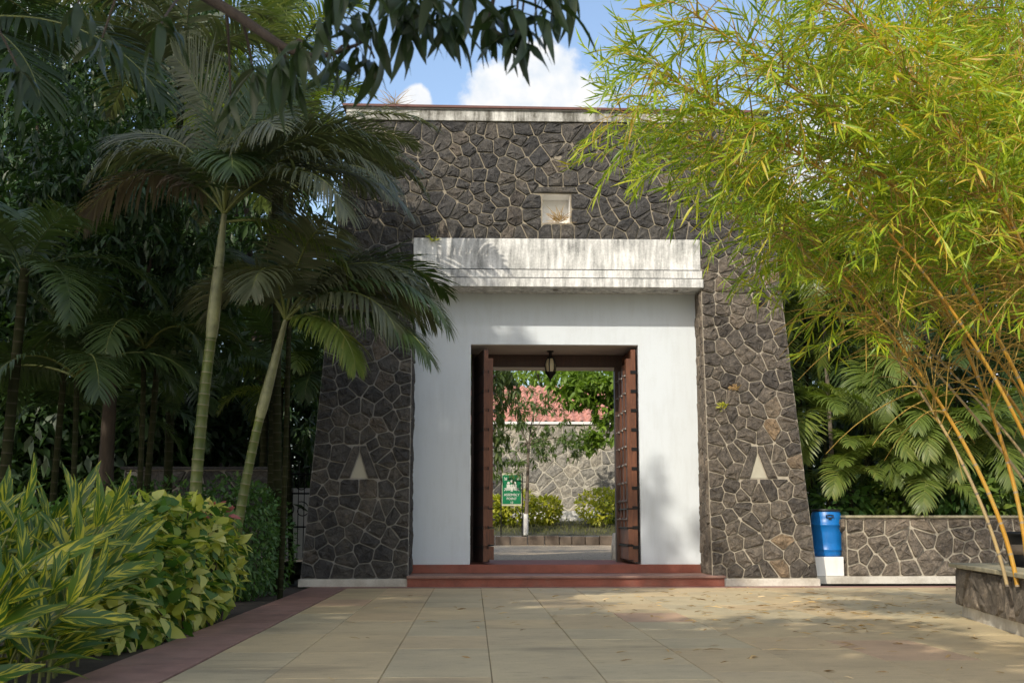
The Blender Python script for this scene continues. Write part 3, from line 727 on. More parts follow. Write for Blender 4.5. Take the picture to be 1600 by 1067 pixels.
for a in (-1.62, 1.5):
    ca, sa = math.cos(a), math.sin(a); tx_, ty_ = -sa, ca
    pts = [(bx_ + ca * rr_ + tx_ * w_, by_ + sa * rr_ + ty_ * w_, .45 + z_) for w_, rr_, z_ in ((-.03, r * .97, .66), (-.065, r * 1.03, .67), (-.06, r * 1.0, .70), (0, r * .98, .708), (.06, r * 1.0, .70), (.065, r * 1.03, .67), (.03, r * .97, .66))]
    hnd = MB().tube(pts, .009, 6).build('handle', M['black'], br, True)
    MB().box(bx_ + ca * r * .98 - .025, bx_ + ca * r * .98 + .025, by_ + sa * r * .98 - .02, by_ + sa * r * .98 + .02, .45 + .63, .45 + .668).build('handle_bracket', M['black'], hnd, bevel=.004)

# near planter on the right, turned a little
pc = np.array([5.33, 13.53]); pdir = np.array([-.174, -.985]); pn = np.array([.985, -.174])
npl = thing('stone_planter', 'near stone planter with pale capping at the right edge of the plaza', 'planter', (6, 12, 0))
def P2(t, n, z): q = pc + pdir * t + pn * n; return (float(q[0]), float(q[1]), z)
def obox(t0, t1, n0, n1, z0_, z1_):
    return MB().prism([P2(t0, n0, z0_), P2(t1, n0, z0_), P2(t1, n1, z0_), P2(t0, n1, z0_)][::-1], [P2(t0, n0, z1_), P2(t1, n0, z1_), P2(t1, n1, z1_), P2(t0, n1, z1_)][::-1])
obox(.05, 6.0, .05, 3.6, .0, .13).build('base_strip', M['white_base'], npl)
obox(.03, 6.0, .03, .32, .131, .53).build('core', M['mortar'], npl)
obox(.03, .32, .321, 3.6, .131, .53).build('core', M['mortar'], npl)
obox(.33, 6.0, .33, 3.6, .132, .47).build('soil', M['soil'], npl)
t = -.06; rp = random.Random(17)
while t < 6:                      # capping stones along the left and the far edge
    t1 = t + rp.uniform(.8, 1.2); obox(t + .004, t1 - .004, -.05, .36, .531, .575).build('coping', M['cap_stone'], npl, bevel=.008); t = t1
t = .37
while t < 3.4:
    t1 = t + rp.uniform(.8, 1.2); obox(-.06, .36, t + .004, t1 - .004, .531, .575).build('coping', M['cap_stone'], npl, bevel=.008); t = t1
reg = [(0.0, .12), (6.0, .12), (6.0, .53), (0.0, .53)]
rw = random.Random(31)
def put_planter(cells, f):
    for c in cells:
        me = stone_mesh(c, f, rw, gap=.006, proud=.05, rough=.022, chamfer=.3)
        if me is None: continue
        me.materials.append(M['basalt_low']); link(bpy.data.objects.new('stone', me), npl)
put_planter(voronoi(reg, site_field(reg, .44, rw)), lambda u, v, h_: P2(u, .03 - h_, v))
reg = [(0.0, .12), (3.4, .12), (3.4, .53), (0.0, .53)]
put_planter(voronoi(reg, site_field(reg, .44, rw)), lambda u, v, h_: P2(.03 - h_, u, v))
pot_c = at(1606, 880, 13.05); px_, py_ = float(pot_c[0]), 13.05
pot = thing('plant_pot', 'black pot with a pale band standing on the near stone planter', 'pot', (px_, py_, .48))
MB().lathe([(.001, 0), (.17, 0), (.185, .02), (.2, .2)], (px_, py_, .48), 28).build('lower_body', M['black'], pot, True)
MB().lathe([(.203, .2), (.212, .205), (.218, .30), (.208, .305)], (px_, py_, .48), 28).build('band', M['pot_band'], pot, True)
MB().lathe([(.208, .305), (.216, .40), (.232, .405), (.232, .44), (.2, .44), (.19, .36), (.001, .36)], (px_, py_, .48), 28).build('rim', M['black'], pot, True)

# ================================================================= BEHIND THE GATE
fb = thing('boundary_wall', 'pale grey rubble wall seen through the open doorway', 'wall', (3, 48, 1))
wall_with_stones(fb, .1, 6.8, 48, 48.5, 1.2, 4.9, M['grey_stone'], M['mortar_pale'], .45, random.Random(5), edge=False, proud=.03, gap=.02)
MB().box(.1, 6.8, 47.9, 48.6, 4.902, 5.0).build('coping', M['white_plinth'], fb)
MB().box(.1, 6.8, 47.3, 47.95, 1.0, 1.5).build('footing', M['whitewash'], fb)
bd = sheet('garden_bed', -40, 40, 42.15, 49.5, 0, M['earth'])
for v, z_ in zip(bd.data.vertices, (.60, .60, 1.35, 1.35)): v.co.z = z_
kk = thing('stone_edging', 'low row of brown edging stones along the bed beyond the doorway', 'kerb', (2.5, 42, .3))
x = -1.2
while x < 7.4:
    x1 = x + rs.uniform(.3, .6); MB().box(x + .01, x1 - .01, 41.9 + rs.uniform(-.03, .03), 42.2, .285, .60 + rs.uniform(-.04, .03)).build('edging_stone', M['edging'], kk, bevel=.03); x = x1
hs = thing('tiled_house', 'house with a pink clay tiled roof above the rubble wall', 'house', (3, 52, 0))
MB().box(-.5, 8.5, 51.6, 62, 0, 5.3).build('wall', M['white_plinth'], hs)
rfo = MB().add([(-.9, 50.95, 5.15), (9, 50.95, 5.15), (9, 56.55, 7.3), (-.9, 56.55, 7.3), (-.9, 62, 5.15), (9, 62, 5.15)], [(0, 1, 2, 3), (3, 2, 5, 4)]).build('roof', M['red_stone'], hs)
V = []
for j, (yy, zz) in enumerate(((0, .0), (.54, .0))):   # one clay pan tile, a wave across its width
    for i in range(9):
        u = i / 8; V.append((u * .40, yy * .93, yy * .376 + .06 * math.sin(u * 2 * math.pi) + (.06 if j == 0 else 0.0)))
for i in range(9): u = i / 8; V.append((u * .40, 0, .06 * math.sin(u * 2 * math.pi) + .02))
F = [(i, i + 1, i + 10, i + 9) for i in range(8)] + [(18 + i, 19 + i, i + 1, i) for i in range(8)]
tm = bpy.data.meshes.new('roof_tile'); tm.from_pydata(V, [], F); tm.materials.append(M['tile'])
for j in range(11):
    for i in range(19):
        o = bpy.data.objects.new('roof_tile', tm); COL.objects.link(o); o.parent = rfo; o.matrix_parent_inverse = Matrix()
        o.location = (-.1 + i * .38 + rs.uniform(-.01, .01), 50.9 + j * .5, 5.22 + j * .5 * .385 + rs.uniform(-.01, .01))
wb = MB().lathe([(.001, .0), (.13, 0), (.12, .3), (.10, .50), (.09, .53), (.001, .55)], (0, 0, 0), 16)
o = wb.build('bollard', M['whitewash'], smooth=True); o.location = (2.86, 24.3, .29); setp(o, 'small whitewashed bollard beside the right door leaf', 'bollard')
# assembly point sign
sy = 42.4; s0, s1 = at(783, 739, sy), at(816, 790, sy)
sg = thing('assembly_sign', 'green assembly point sign on two thin posts beyond the doorway', 'sign', (float(s0[0] + s1[0]) / 2, sy, .3))
X0, X1, Z1, Z0 = float(s0[0]), float(s1[0]), float(s0[2]), float(s1[2])
for xx in (X0, X1): MB().box(xx - .02, xx + .02, sy - .02, sy + .02, .55, Z1 + .02).build('post', M['iron'], sg)
MB().box(X0 + .016, X1 - .016, sy - .008, sy + .008, Z0, Z1).build('board', M['sign_edge'], sg)
g = .045
MB().box(X0 + g, X1 - g, sy - .016, sy - .010, Z0 + .065, Z1 - .065).build('panel', M['sign_green'], sg)
cx, yf = (X0 + X1) / 2, sy - .022
BH = Z1 - Z0
def disc(mb, x, z, r_, n_=14): mb.add([(x + r_ * math.cos(2 * math.pi * i / n_), yf, z + r_ * math.sin(2 * math.pi * i / n_)) for i in range(n_)], [tuple(range(n_))[::-1]])
def rect(mb, x0, x1, z0_, z1_): mb.add([(x0, yf, z0_), (x1, yf, z0_), (x1, yf, z1_), (x0, yf, z1_)], [(0, 1, 2, 3)])
for (ox, oz, k) in ((0, .75, 1.29), (-.11, .70, 1.35), (.11, .70, 1.35), (0.0, .625, 1.1)):
    mb = MB(); zc = Z0 + BH * oz; disc(mb, cx + ox, zc, .034 * k)
    if oz != .75: rect(mb, cx + ox - .048 * k, cx + ox + .048 * k, zc - .135 * k, zc - .04 * k); rect(mb, cx + ox - .03 * k, cx + ox - .005, zc - .19 * k, zc - .135 * k); rect(mb, cx + ox + .005, cx + ox + .03 * k, zc - .19 * k, zc - .135 * k)
    mb.build('pictogram_person', M['sign_white'], sg)
for sx_, sz_ in ((-1, 1), (1, 1), (-1, -1), (1, -1)):
    zc = Z0 + BH * (.83 if sz_ > 0 else .50); xc = cx + sx_ * .213
    mb = MB(); d = np.array([-sx_, -sz_]) / math.sqrt(2); nrm = np.array([-d[1], d[0]])
    c0 = np.array([xc, zc])
    def quad(pts):
        A = sum(pts[i][0] * pts[(i + 1) % len(pts)][1] - pts[(i + 1) % len(pts)][0] * pts[i][1] for i in range(len(pts)))
        if A < 0: pts = pts[::-1]
        mb.add([(p[0], yf, p[1]) for p in pts], [tuple(range(len(pts)))])
    quad([c0 - d * 0.0644 - nrm * 0.0116, c0 + d * 0.0451 - nrm * 0.0116, c0 + d * 0.0451 + nrm * 0.0116, c0 - d * 0.0644 + nrm * 0.0116])
    quad([c0 + d * 0.0709, c0 + d * 0.0000 + nrm * 0.0644, c0 - d * 0.0155 + nrm * 0.0490, c0 + d * 0.0387])
    quad([c0 + d * 0.0709, c0 + d * 0.0387, c0 - d * 0.0155 - nrm * 0.0490, c0 + d * 0.0000 - nrm * 0.0644])
    mb.build('arrow', M['sign_white'], sg)
for txt, zz, sz_ in (('ASSEMBLY', .335, .119), ('POINT', .215, .119), ('10', .10, .10)):
    cu = bpy.data.curves.new('lettering', 'FONT'); cu.body = txt; cu.size = sz_; cu.align_x = 'CENTER'; cu.align_y = 'CENTER'; cu.extrude = .001; cu.offset = .0012
    tmp = bpy.data.objects.new('lettering', cu); COL.objects.link(tmp); bpy.context.view_layer.update()
    lm = bpy.data.meshes.new_from_object(tmp.evaluated_get(bpy.context.evaluated_depsgraph_get())); bpy.data.objects.remove(tmp)
    lm.materials.clear(); lm.materials.append(M['sign_white']); o = bpy.data.objects.new('lettering', lm); o.location = (cx, yf, Z0 + BH * zz); o.rotation_euler = (R_(90), 0, 0); link(o, sg)

# ================================================================= LEFT: dark wall, iron gate, stand-in white wall
dw = thing('garden_wall', 'dark low stone wall behind the hedge and palm trunks', 'wall', (-5, 20.3, 0))
zt2 = float(at(330, 729, 20.3)[2])
wall_with_stones(dw, float(at(195, 729, 20.3)[0]), float(at(422, 729, 20.3)[0]), 20.3, 20.7, 0, zt2 - .05, M['basalt_dark'], M['mortar_grey'], .42, random.Random(6), edge=False)
MB().box(float(at(190, 729, 20.3)[0]), float(at(424, 729, 20.3)[0]), 20.24, 20.75, zt2 - .048, zt2).build('coping', M['basalt_dark'], dw)
ig = thing('iron_gate', 'black scrolled iron gate left of the dark pier', 'gate', (-3.3, 22.4, 0))
gx0, gx1, gy = -4.6, -2.7, 22.4
mbx = MB().tube([(gx0, gy, .3), (gx0, gy, 2.1)], .03, 6).build('gate_post', M['iron'], ig)
MB().tube([(gx1, gy, .3), (gx1, gy, 2.1)], .03, 6).build('gate_post', M['iron'], ig)
for zz in (.95, 1.55, 1.9): MB().tube([(gx0, gy, zz), (gx1, gy, zz)], .016, 5).build('rail', M['iron'], ig)
for k in range(18):
    xx = gx0 + (k + .5) * (gx1 - gx0) / 18; MB().tube([(xx, gy, .4), (xx, gy, 2.05 + .05 * (k % 2))], .009, 5).build('bar', M['iron'], ig)
for k in range(7):
    xc = gx0 + (k + .5) * (gx1 - gx0) / 7
    for zc, s_ in ((1.25, 1), (1.72, -1)):
        MB().tube([(xc + s_ * (.02 + .017 * a) * math.cos(a), gy - .015, zc + (.02 + .017 * a) * math.sin(a)) for a in np.linspace(0, 8.2, 26)], .009, 4).build('scroll', M['iron'], ig)
wv = MB().box(-9, -2.9, 26, 26.3, -.05, 1.75).build('white_wall', M['white_plinth']); setp(wv, 'plain white wall standing in for bright clutter behind the iron gate', 'wall')  # simple stand-in for unidentified bright clutter beyond the gate

# ================================================================= PLANTS: generators
def unit(v): v = np.asarray(v, float); return v / (np.linalg.norm(v, axis=-1, keepdims=True) + 1e-9)
def frames(d, n):                 # rotation matrices: x along d, z near n
    d = unit(d); y = unit(np.cross(n, d)); z = np.cross(d, y)
    return np.stack([d, y, z], axis=-1)
def leaf_t(w=.25, nseg=4, fold=.25, curl=.25, shape='lance', wave=0.0):
    """unit leaf along +x; returns verts, quads, (u along, v across)"""
    V = []; UV = []
    for i in range(nseg + 1):
        t = i / nseg
        if shape == 'lance': ww = w * (math.sin(math.pi * min(1, t ** .75 * .97 + .03)) ** .8) * .5
        elif shape == 'heart': ww = w * .5 * (max(0, 1 - t) ** .55) * (1.0 if t > 0 else .35) * 1.1
        else: ww = w * .5 * (math.sin(math.pi * min(1, t ** .6 * .97 + .03)) ** .7)
        if i == nseg: ww = .004
        z = -curl * t * t; wv = wave * math.sin(t * 9)
        V += [(t, -ww, z + fold * ww + wv * ww * 2), (t, 0, z), (t, ww, z + fold * ww - wv * ww * 2)]
        UV += [(t, -1, 0), (t, 0, 0), (t, 1, 0)]
    Q = []
    for i in range(nseg):
        a = i * 3; Q += [(a, a + 3, a + 4, a + 1), (a + 1, a + 4, a + 5, a + 2)]
    return np.array(V), np.array(Q), np.array(UV)
def inst(T, Rm, P, s, tint):
    V, Q, UV = T; m = len(P); k = len(V)
    s = np.asarray(s, float)
    VV = np.einsum('mij,kj->mki', Rm, V) * s[:, None, None] + np.asarray(P)[:, None, :]
    QQ = Q[None] + (np.arange(m) * k)[:, None, None]
    return VV.reshape(-1, 3), QQ.reshape(-1, 4), np.repeat(tint, k), np.tile(UV, (m, 1))
class Leaves:
    def __init__(s): s.V = []; s.Q = []; s.t = []; s.uv = []; s.n = 0
    def add(s, T, d, n, P, size, tint):
        if len(P) == 0: return
        V, Q, t, uv = inst(T, frames(d, n), P, size, tint); s.V.append(V); s.Q.append(Q + s.n); s.t.append(t); s.uv.append(uv); s.n += len(V)
    def raw(s, V, Q, tint):
        s.V.append(V); s.Q.append(np.asarray(Q) + s.n); s.t.append(np.broadcast_to(np.asarray(tint, float), (len(V),))); s.uv.append(np.zeros((len(V), 3))); s.n += len(V)
    def mesh(s, name, mat, smooth=True):
        me = np_mesh(name, np.concatenate(s.V), np.concatenate(s.Q), attrs={'tint': np.concatenate(s.t), 'luv': np.concatenate(s.uv)}, smooth=smooth)
        me.materials.append(mat); return me
QUAD = (np.array([(0, 0, 0), (.45, -.17, .03), (1, 0, -.2), (.45, .17, .03)]), np.array([(0, 1, 2, 3)]), np.array([(0, 0, 0), (.5, -1, 0), (1, 0, 0), (.5, 1, 0)]))
def rdir(rng, m): return unit(rng.normal(size=(m, 3)))
def ball_pts(rng, m, c, r, shell=.5):
    d = rdir(rng, m); q = rng.random(m) ** (1 / 3); q = shell * (.75 + .25 * q) + (1 - shell) * q
    return np.asarray(c) + d * q[:, None] * np.asarray(r)

def frond(L=2.2, e0=60, e1=-40, pairs=72, leaf=.55, vee=.35, droop=.5, roll=0.0, rng=None, stalk=.18, width=.031, bend=1.25, thin=False, curlside=0.0):
    """pinnate frond in its own frame: base at origin, leaving towards +x, curving in the xz plane.
       returns (leaflet mesh arrays, rachis points, radii)"""
    n = 40; s = np.linspace(0, 1, n); e = np.radians(e0 + (e1 - e0) * s ** bend)
    T = np.stack([np.cos(e) * np.cos(curlside * s), np.cos(e) * np.sin(curlside * s), np.sin(e)], 1)
    P = np.cumsum(T, 0) * L / n; P -= P[0]
    ts = np.linspace(stalk, .995, pairs); ts = np.repeat(ts, 2); side = np.tile([-1, 1], pairs)
    ts = np.clip(ts + rng.normal(0, .004, len(ts)), 0, 1)
    pos = np.stack([np.interp(ts, s, P[:, k]) for k in range(3)], 1)
    tg = unit(np.stack([np.interp(ts, s, T[:, k]) for k in range(3)], 1))
    S0 = unit(np.cross(np.array([0, 0, 1.0]), tg) + 1e-6); N0 = np.cross(tg, S0)
    cr, sr = math.cos(roll), math.sin(roll); Sd = S0 * cr + N0 * sr; Nd = N0 * cr - S0 * sr
    q = (ts - stalk) / (1 - stalk)
    q = np.clip(q, 0, 1); al = np.radians(68 - 38 * q ** 1.5 + rng.normal(0, 3, len(ts)))
    ln = leaf * (np.sin(np.pi * np.clip(.16 + .80 * q, 0, 1)) ** .6) * (1 + rng.normal(0, .06, len(ts)))
    v = vee + rng.normal(0, .07, len(ts))
    d = tg * np.cos(al)[:, None] + (Sd * side[:, None] * np.cos(v)[:, None] + Nd * np.sin(v)[:, None]) * np.sin(al)[:, None]
    m = 4; pts = [pos]; cur = d.copy(); dr = droop * (1 + rng.normal(0, .25, len(ts)))
    for k in range(m):
        cur = unit(cur + np.array([0, 0, -1.0]) * (dr * (.10 + .16 * k))[:, None]); pts.append(pts[-1] + cur * (ln / m)[:, None])
    wprof = [.55, 1.0, .95, .65, .04]
    wv = unit(np.cross(d, Nd)); V = []
    for k in range(m + 1):
        w = width * .5 * wprof[k]; V += [pts[k] - wv * w, pts[k] + wv * w]
    V = np.stack(V, 1); k2 = 2 * (m + 1)
    Q = np.array([(2 * i, 2 * i + 2, 2 * i + 3, 2 * i + 1) for i in range(m)])
    QQ = (Q[None] + (np.arange(len(ts)) * k2)[:, None, None]).reshape(-1, 4)
    tint = np.repeat(np.clip(rng.normal(.45, .2, len(ts)), 0, 1), k2)
    tip = np.tile([0, 0, 0, 0, 0, 0, .05, .05, .22, .22], len(ts)) * np.repeat(rng.random(len(ts)), k2)
    return V.reshape(-1, 3), QQ, np.clip(tint + tip, 0, 1), P
def frond_objs(parent, base, az, mat, rng, stalkmat=None, rad=.02, **k):
    """a frond placed at base with heading az (radians): a leaf blade mesh and its stalk"""
    V, Q, t, P = frond(rng=rng, **k)
    c, s = math.cos(az), math.sin(az); Rz = np.array([[c, -s, 0], [s, c, 0], [0, 0, 1]])
    V = V @ Rz.T + base; P = P @ Rz.T + base
    me = np_mesh('frond', V, Q, attrs={'tint': t}, smooth=True); me.materials.append(mat)
    o = link(bpy.data.objects.new('frond', me), parent)
    tv, tq = tube(P[::2], np.linspace(rad, .003, len(P[::2])), 5)
    sm = np_mesh('stalk', tv, tq, smooth=True); sm.materials.append(stalkmat or M['stem_green'])
    st = bpy.data.objects.new('stalk', sm); COL.objects.link(st); st.parent = o
    st.matrix_parent_inverse = Matrix()
    return o
def along_tube(name, pts, rad, n, mat, parent, swell=None):
    pts = np.asarray(pts, float); V, Q = tube(pts, rad, n)
    d = np.concatenate([[0], np.cumsum(np.linalg.norm(np.diff(pts, axis=0), axis=1))])
    me = np_mesh(name, V, Q, attrs={'along': np.repeat(d, n)}, smooth=True); me.materials.append(mat)
    return link(bpy.data.objects.new(name, me), parent)
def ringed(pts_ctrl, r0, r1, period, n=None):
    """a path resampled so that each node ring stands a little proud"""
    P = bez(pts_ctrl, 80); d = np.concatenate([[0], np.cumsum(np.linalg.norm(np.diff(P, axis=0), axis=1))]); L = d[-1]
    ss = []; rr = []; k = 0
    while k * period < L:
        for f_, m_ in ((0.0, 1.045), (.08, 1.035), (.14, 1.0), (.55, .985), (.93, 1.0)):
            x_ = (k + f_) * period
            if x_ <= L: ss.append(x_); rr.append((r0 + (r1 - r0) * x_ / L) * m_)
        k += 1
    return np.stack([np.interp(ss, d, P[:, i]) for i in range(3)], 1), np.array(rr)

# shared frond meshes for the palms behind
def shared_fronds(mat, seed, n=6, **kw):
    out = []
    for i in range(n):
        rng = np.random.default_rng(seed + i)
        k = dict(L=2.0, e0=62 - 8 * (i % 3), e1=-35 - 12 * (i % 4), pairs=48, leaf=.56, vee=.3, droop=.55, roll=.25 * (i % 3 - 1), width=.036); k.update(kw)
        V, Q, t, P = frond(rng=rng, **k)
        tv, tq = tube(P[::3], np.linspace(.016, .003, len(P[::3])), 4)
        me = np_mesh('frond', np.concatenate([V, tv]), np.concatenate([Q, tq + len(V)]), attrs={'tint': np.concatenate([t, np.full(len(tv), .75)])}, smooth=True)
        me.materials.append(mat); out.append(me)
    return out
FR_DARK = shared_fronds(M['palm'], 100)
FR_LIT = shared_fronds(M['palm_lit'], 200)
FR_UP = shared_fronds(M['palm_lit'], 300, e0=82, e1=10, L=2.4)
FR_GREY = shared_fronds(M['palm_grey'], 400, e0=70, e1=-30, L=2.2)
def palm(label, base, height, rnd, meshes, nf=10, scale=1.0, r=.05, lean=(0, 0), up=(15, 75), group='background palms', stems=1, trunkmat=None, facing=None):
    base = np.array(base, float)
    th = thing('palm', label, 'palm tree', tuple(base), group)
    for k in range(stems):
        b = base + (np.array([rnd.uniform(-.35, .35), rnd.uniform(-.35, .35), 0]) if stems > 1 else 0)
        hh = height * (1 if k == 0 else rnd.uniform(.45, .95)); top = b + np.array([lean[0] + rnd.uniform(-.2, .2), lean[1] + rnd.uniform(-.2, .2), hh])
        pts, rr = ringed([b, b + (top - b) * .5 + np.array([0, 0, .1]), top], r, r * .8, .14)
        along_tube('trunk', pts, rr, 8, trunkmat or M['trunk_dark'], th)
        m = nf if stems == 1 else max(4, int(nf * .7))
        a0 = rnd.uniform(0, 6.28)
        for q in range(m):
            o = bpy.data.objects.new('frond', rnd.choice(meshes))
            az = a0 + q * 2.4 + rnd.uniform(-.3, .3)
            if facing is not None and q % 2: az = facing + rnd.uniform(-.9, .9)
            o.rotation_euler = (rnd.uniform(-.25, .25), -R_(rnd.uniform(*up) - 45), az); sc = scale * rnd.uniform(.75, 1.15)
            o.scale = (sc, sc, sc); o.location = tuple(top - np.array([0, 0, rnd.uniform(0, .25)])); link(o, th)
    return th

# ================================================================= LEFT: the two bottle palms in front of the gateway
def hero_palm(label, ctrl, r0, shaft_from, crown, fronds, seed, mats):
    rng = np.random.default_rng(seed)
    th = thing('bottle_palm', label, 'palm tree', tuple(map(float, ctrl[0])), 'bottle palms beside the gateway')
    pts, rr = ringed(ctrl, r0, r0 * .82, .125)
    along_tube('trunk', pts, rr, 16, M['palm_trunk'], th)
    c2 = np.array(ctrl[2]) - unit(np.asarray(crown) - np.array(ctrl[2])) * .06
    sh = bez([c2, (np.array(ctrl[2]) + crown) / 2 + 0, crown], 12); sr = np.interp(np.linspace(0, 1, 12), [0, .12, .35, .7, 1], [r0 * .86, r0 * 1.04, r0 * .95, r0 * .7, r0 * .42])
    along_tube('crownshaft', sh, sr, 16, M['crownshaft'], th)
    for k, f in enumerate(fronds):
        f = dict(f); az = f.pop('az'); m = mats[f.pop('m', 0)]; dz = f.pop('dz', 0)
        f['L'] *= 1.04; f['leaf'] *= 1.18
        frond_objs(th, np.asarray(crown) + np.array([0, 0, dz]), R_(az), m, rng, **f)
    return th
YA, YBp = 14.0, 14.4
A0, A1, A2, A3 = at(296, 900, YA), at(306, 700, YA), at(332, 440, YA), at(350, 335, YA)
A0[2] = -.03
PM = [M['palm'], M['palm_grey'], M['palm_dry'], M['palm_lit']]
hero_palm('taller bottle palm with green ringed trunk beside the variegated shrub', [A0, A1, at(331, 520, YA)], .074, 0, A3, [
    dict(az=-12, L=2.5, e0=58, e1=-58, leaf=.62, vee=.1, droop=.55, m=1, roll=.2),
    dict(az=25, L=2.6, e0=72, e1=-25, leaf=.6, vee=.15, droop=.5, m=1, roll=-.3),
    dict(az=-35, L=2.2, e0=40, e1=-65, leaf=.62, vee=.05, droop=.7, m=1),
    dict(az=60, L=2.4, e0=84, e1=35, leaf=.62, vee=.1, droop=.3, m=0, roll=.9),
    dict(az=150, L=2.3, e0=86, e1=45, leaf=.66, vee=.05, droop=.25, m=1, roll=1.2),
    dict(az=172, L=2.1, e0=55, e1=-70, leaf=.6, vee=0, droop=.8, m=2),
    dict(az=205, L=1.9, e0=70, e1=-60, leaf=.6, vee=.1, droop=.7, m=1),
    dict(az=-75, L=1.6, e0=62, e1=-60, leaf=.55, vee=.1, droop=.7, m=0),
    dict(az=100, L=2.2, e0=70, e1=-10, leaf=.6, m=0),
    dict(az=5, L=1.7, e0=12, e1=-60, leaf=.5, vee=0, droop=.9, m=3, dz=-.1),
    dict(az=-20, L=2.3, e0=80, e1=0, leaf=.62, vee=.1, droop=.4, m=0, roll=.5),
    dict(az=12, L=2.5, e0=50, e1=-50, leaf=.64, vee=.05, droop=.6, m=1, roll=.4),
    dict(az=-5, L=2.4, e0=70, e1=-40, leaf=.64, vee=.05, droop=.6, m=1, roll=-.1),
    dict(az=40, L=2.5, e0=62, e1=-35, leaf=.62, vee=.1, droop=.5, m=1, roll=.3),
    dict(az=-60, L=2.0, e0=70, e1=-40, leaf=.6, vee=.05, droop=.6, m=1, roll=.6),
    dict(az=160, L=2.2, e0=75, e1=-20, leaf=.62, vee=.05, droop=.5, m=1, roll=-.5),
], 41, PM)
B0, B1, B2, B3 = at(352, 920, YBp), at(378, 760, YBp), at(402, 665, YBp), at(446, 500, YBp)
B0[2] = -.03
hero_palm('leaning bottle palm nearer the gateway, fronds hanging over the white wall', [B0, B1, at(408, 645, YBp)], .064, 0, B3, [
    dict(az=-6, L=2.35, e0=42, e1=-72, leaf=.56, vee=.05, droop=.6, m=0, roll=.25, bend=1.5),
    dict(az=-14, L=2.0, e0=14, e1=-62, leaf=.60, vee=0, droop=.7, m=0, roll=.2, bend=1.6),
    dict(az=20, L=2.4, e0=62, e1=-45, leaf=.58, vee=.1, droop=.5, m=0, roll=-.2),
    dict(az=-40, L=1.5, e0=10, e1=-75, leaf=.45, vee=0, droop=.9, m=3),
    dict(az=190, L=1.35, e0=75, e1=-100, leaf=.46, vee=.2, droop=.4, m=1, roll=.5),
    dict(az=-100, L=1.5, e0=68, e1=-70, leaf=.5, vee=.1, droop=.6, m=1),
    dict(az=75, L=2.2, e0=78, e1=-5, leaf=.58, m=0, roll=.6),
    dict(az=130, L=2.0, e0=70, e1=-25, leaf=.55, m=0),
    dict(az=-60, L=2.0, e0=74, e1=-30, leaf=.55, vee=.1, droop=.6, m=1, roll=-.4),
    dict(az=0, L=2.0, e0=66, e1=-50, leaf=.55, vee=.1, droop=.6, m=1, roll=.5),
    dict(az=8, L=2.1, e0=52, e1=-60, leaf=.58, vee=.05, droop=.6, m=1, roll=-.3),
    dict(az=35, L=2.2, e0=48, e1=-50, leaf=.58, vee=.05, droop=.6, m=0, roll=.3),
    dict(az=-25, L=1.8, e0=40, e1=-70, leaf=.56, vee=0, droop=.7, m=1, roll=.2),
    dict(az=150, L=1.9, e0=60, e1=-50, leaf=.55, vee=.1, droop=.5, m=1, roll=-.3),
], 43, PM)

# palms farther back on the left, and the big dark frond at the top left
rp = random.Random(77)
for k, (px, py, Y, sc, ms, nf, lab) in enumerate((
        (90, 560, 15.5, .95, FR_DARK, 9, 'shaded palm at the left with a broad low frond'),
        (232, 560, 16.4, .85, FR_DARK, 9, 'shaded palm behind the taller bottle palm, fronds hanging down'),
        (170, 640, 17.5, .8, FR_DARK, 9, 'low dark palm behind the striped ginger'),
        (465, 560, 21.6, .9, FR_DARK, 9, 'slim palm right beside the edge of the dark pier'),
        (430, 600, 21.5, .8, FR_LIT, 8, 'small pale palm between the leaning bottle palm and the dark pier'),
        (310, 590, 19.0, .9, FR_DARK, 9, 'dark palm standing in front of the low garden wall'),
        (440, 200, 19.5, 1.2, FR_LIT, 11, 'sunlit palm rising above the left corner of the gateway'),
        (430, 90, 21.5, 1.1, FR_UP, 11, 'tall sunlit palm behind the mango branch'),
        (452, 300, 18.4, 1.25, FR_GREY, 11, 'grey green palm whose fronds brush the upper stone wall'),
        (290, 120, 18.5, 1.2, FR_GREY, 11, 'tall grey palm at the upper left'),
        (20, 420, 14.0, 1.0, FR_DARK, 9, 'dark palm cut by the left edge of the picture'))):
    c = at(px, py, Y)
    palm(lab, (c[0], Y, -.03), float(c[2]), rp, ms, nf, sc, .05 + .02 * (k > 5), up=(10, 80))
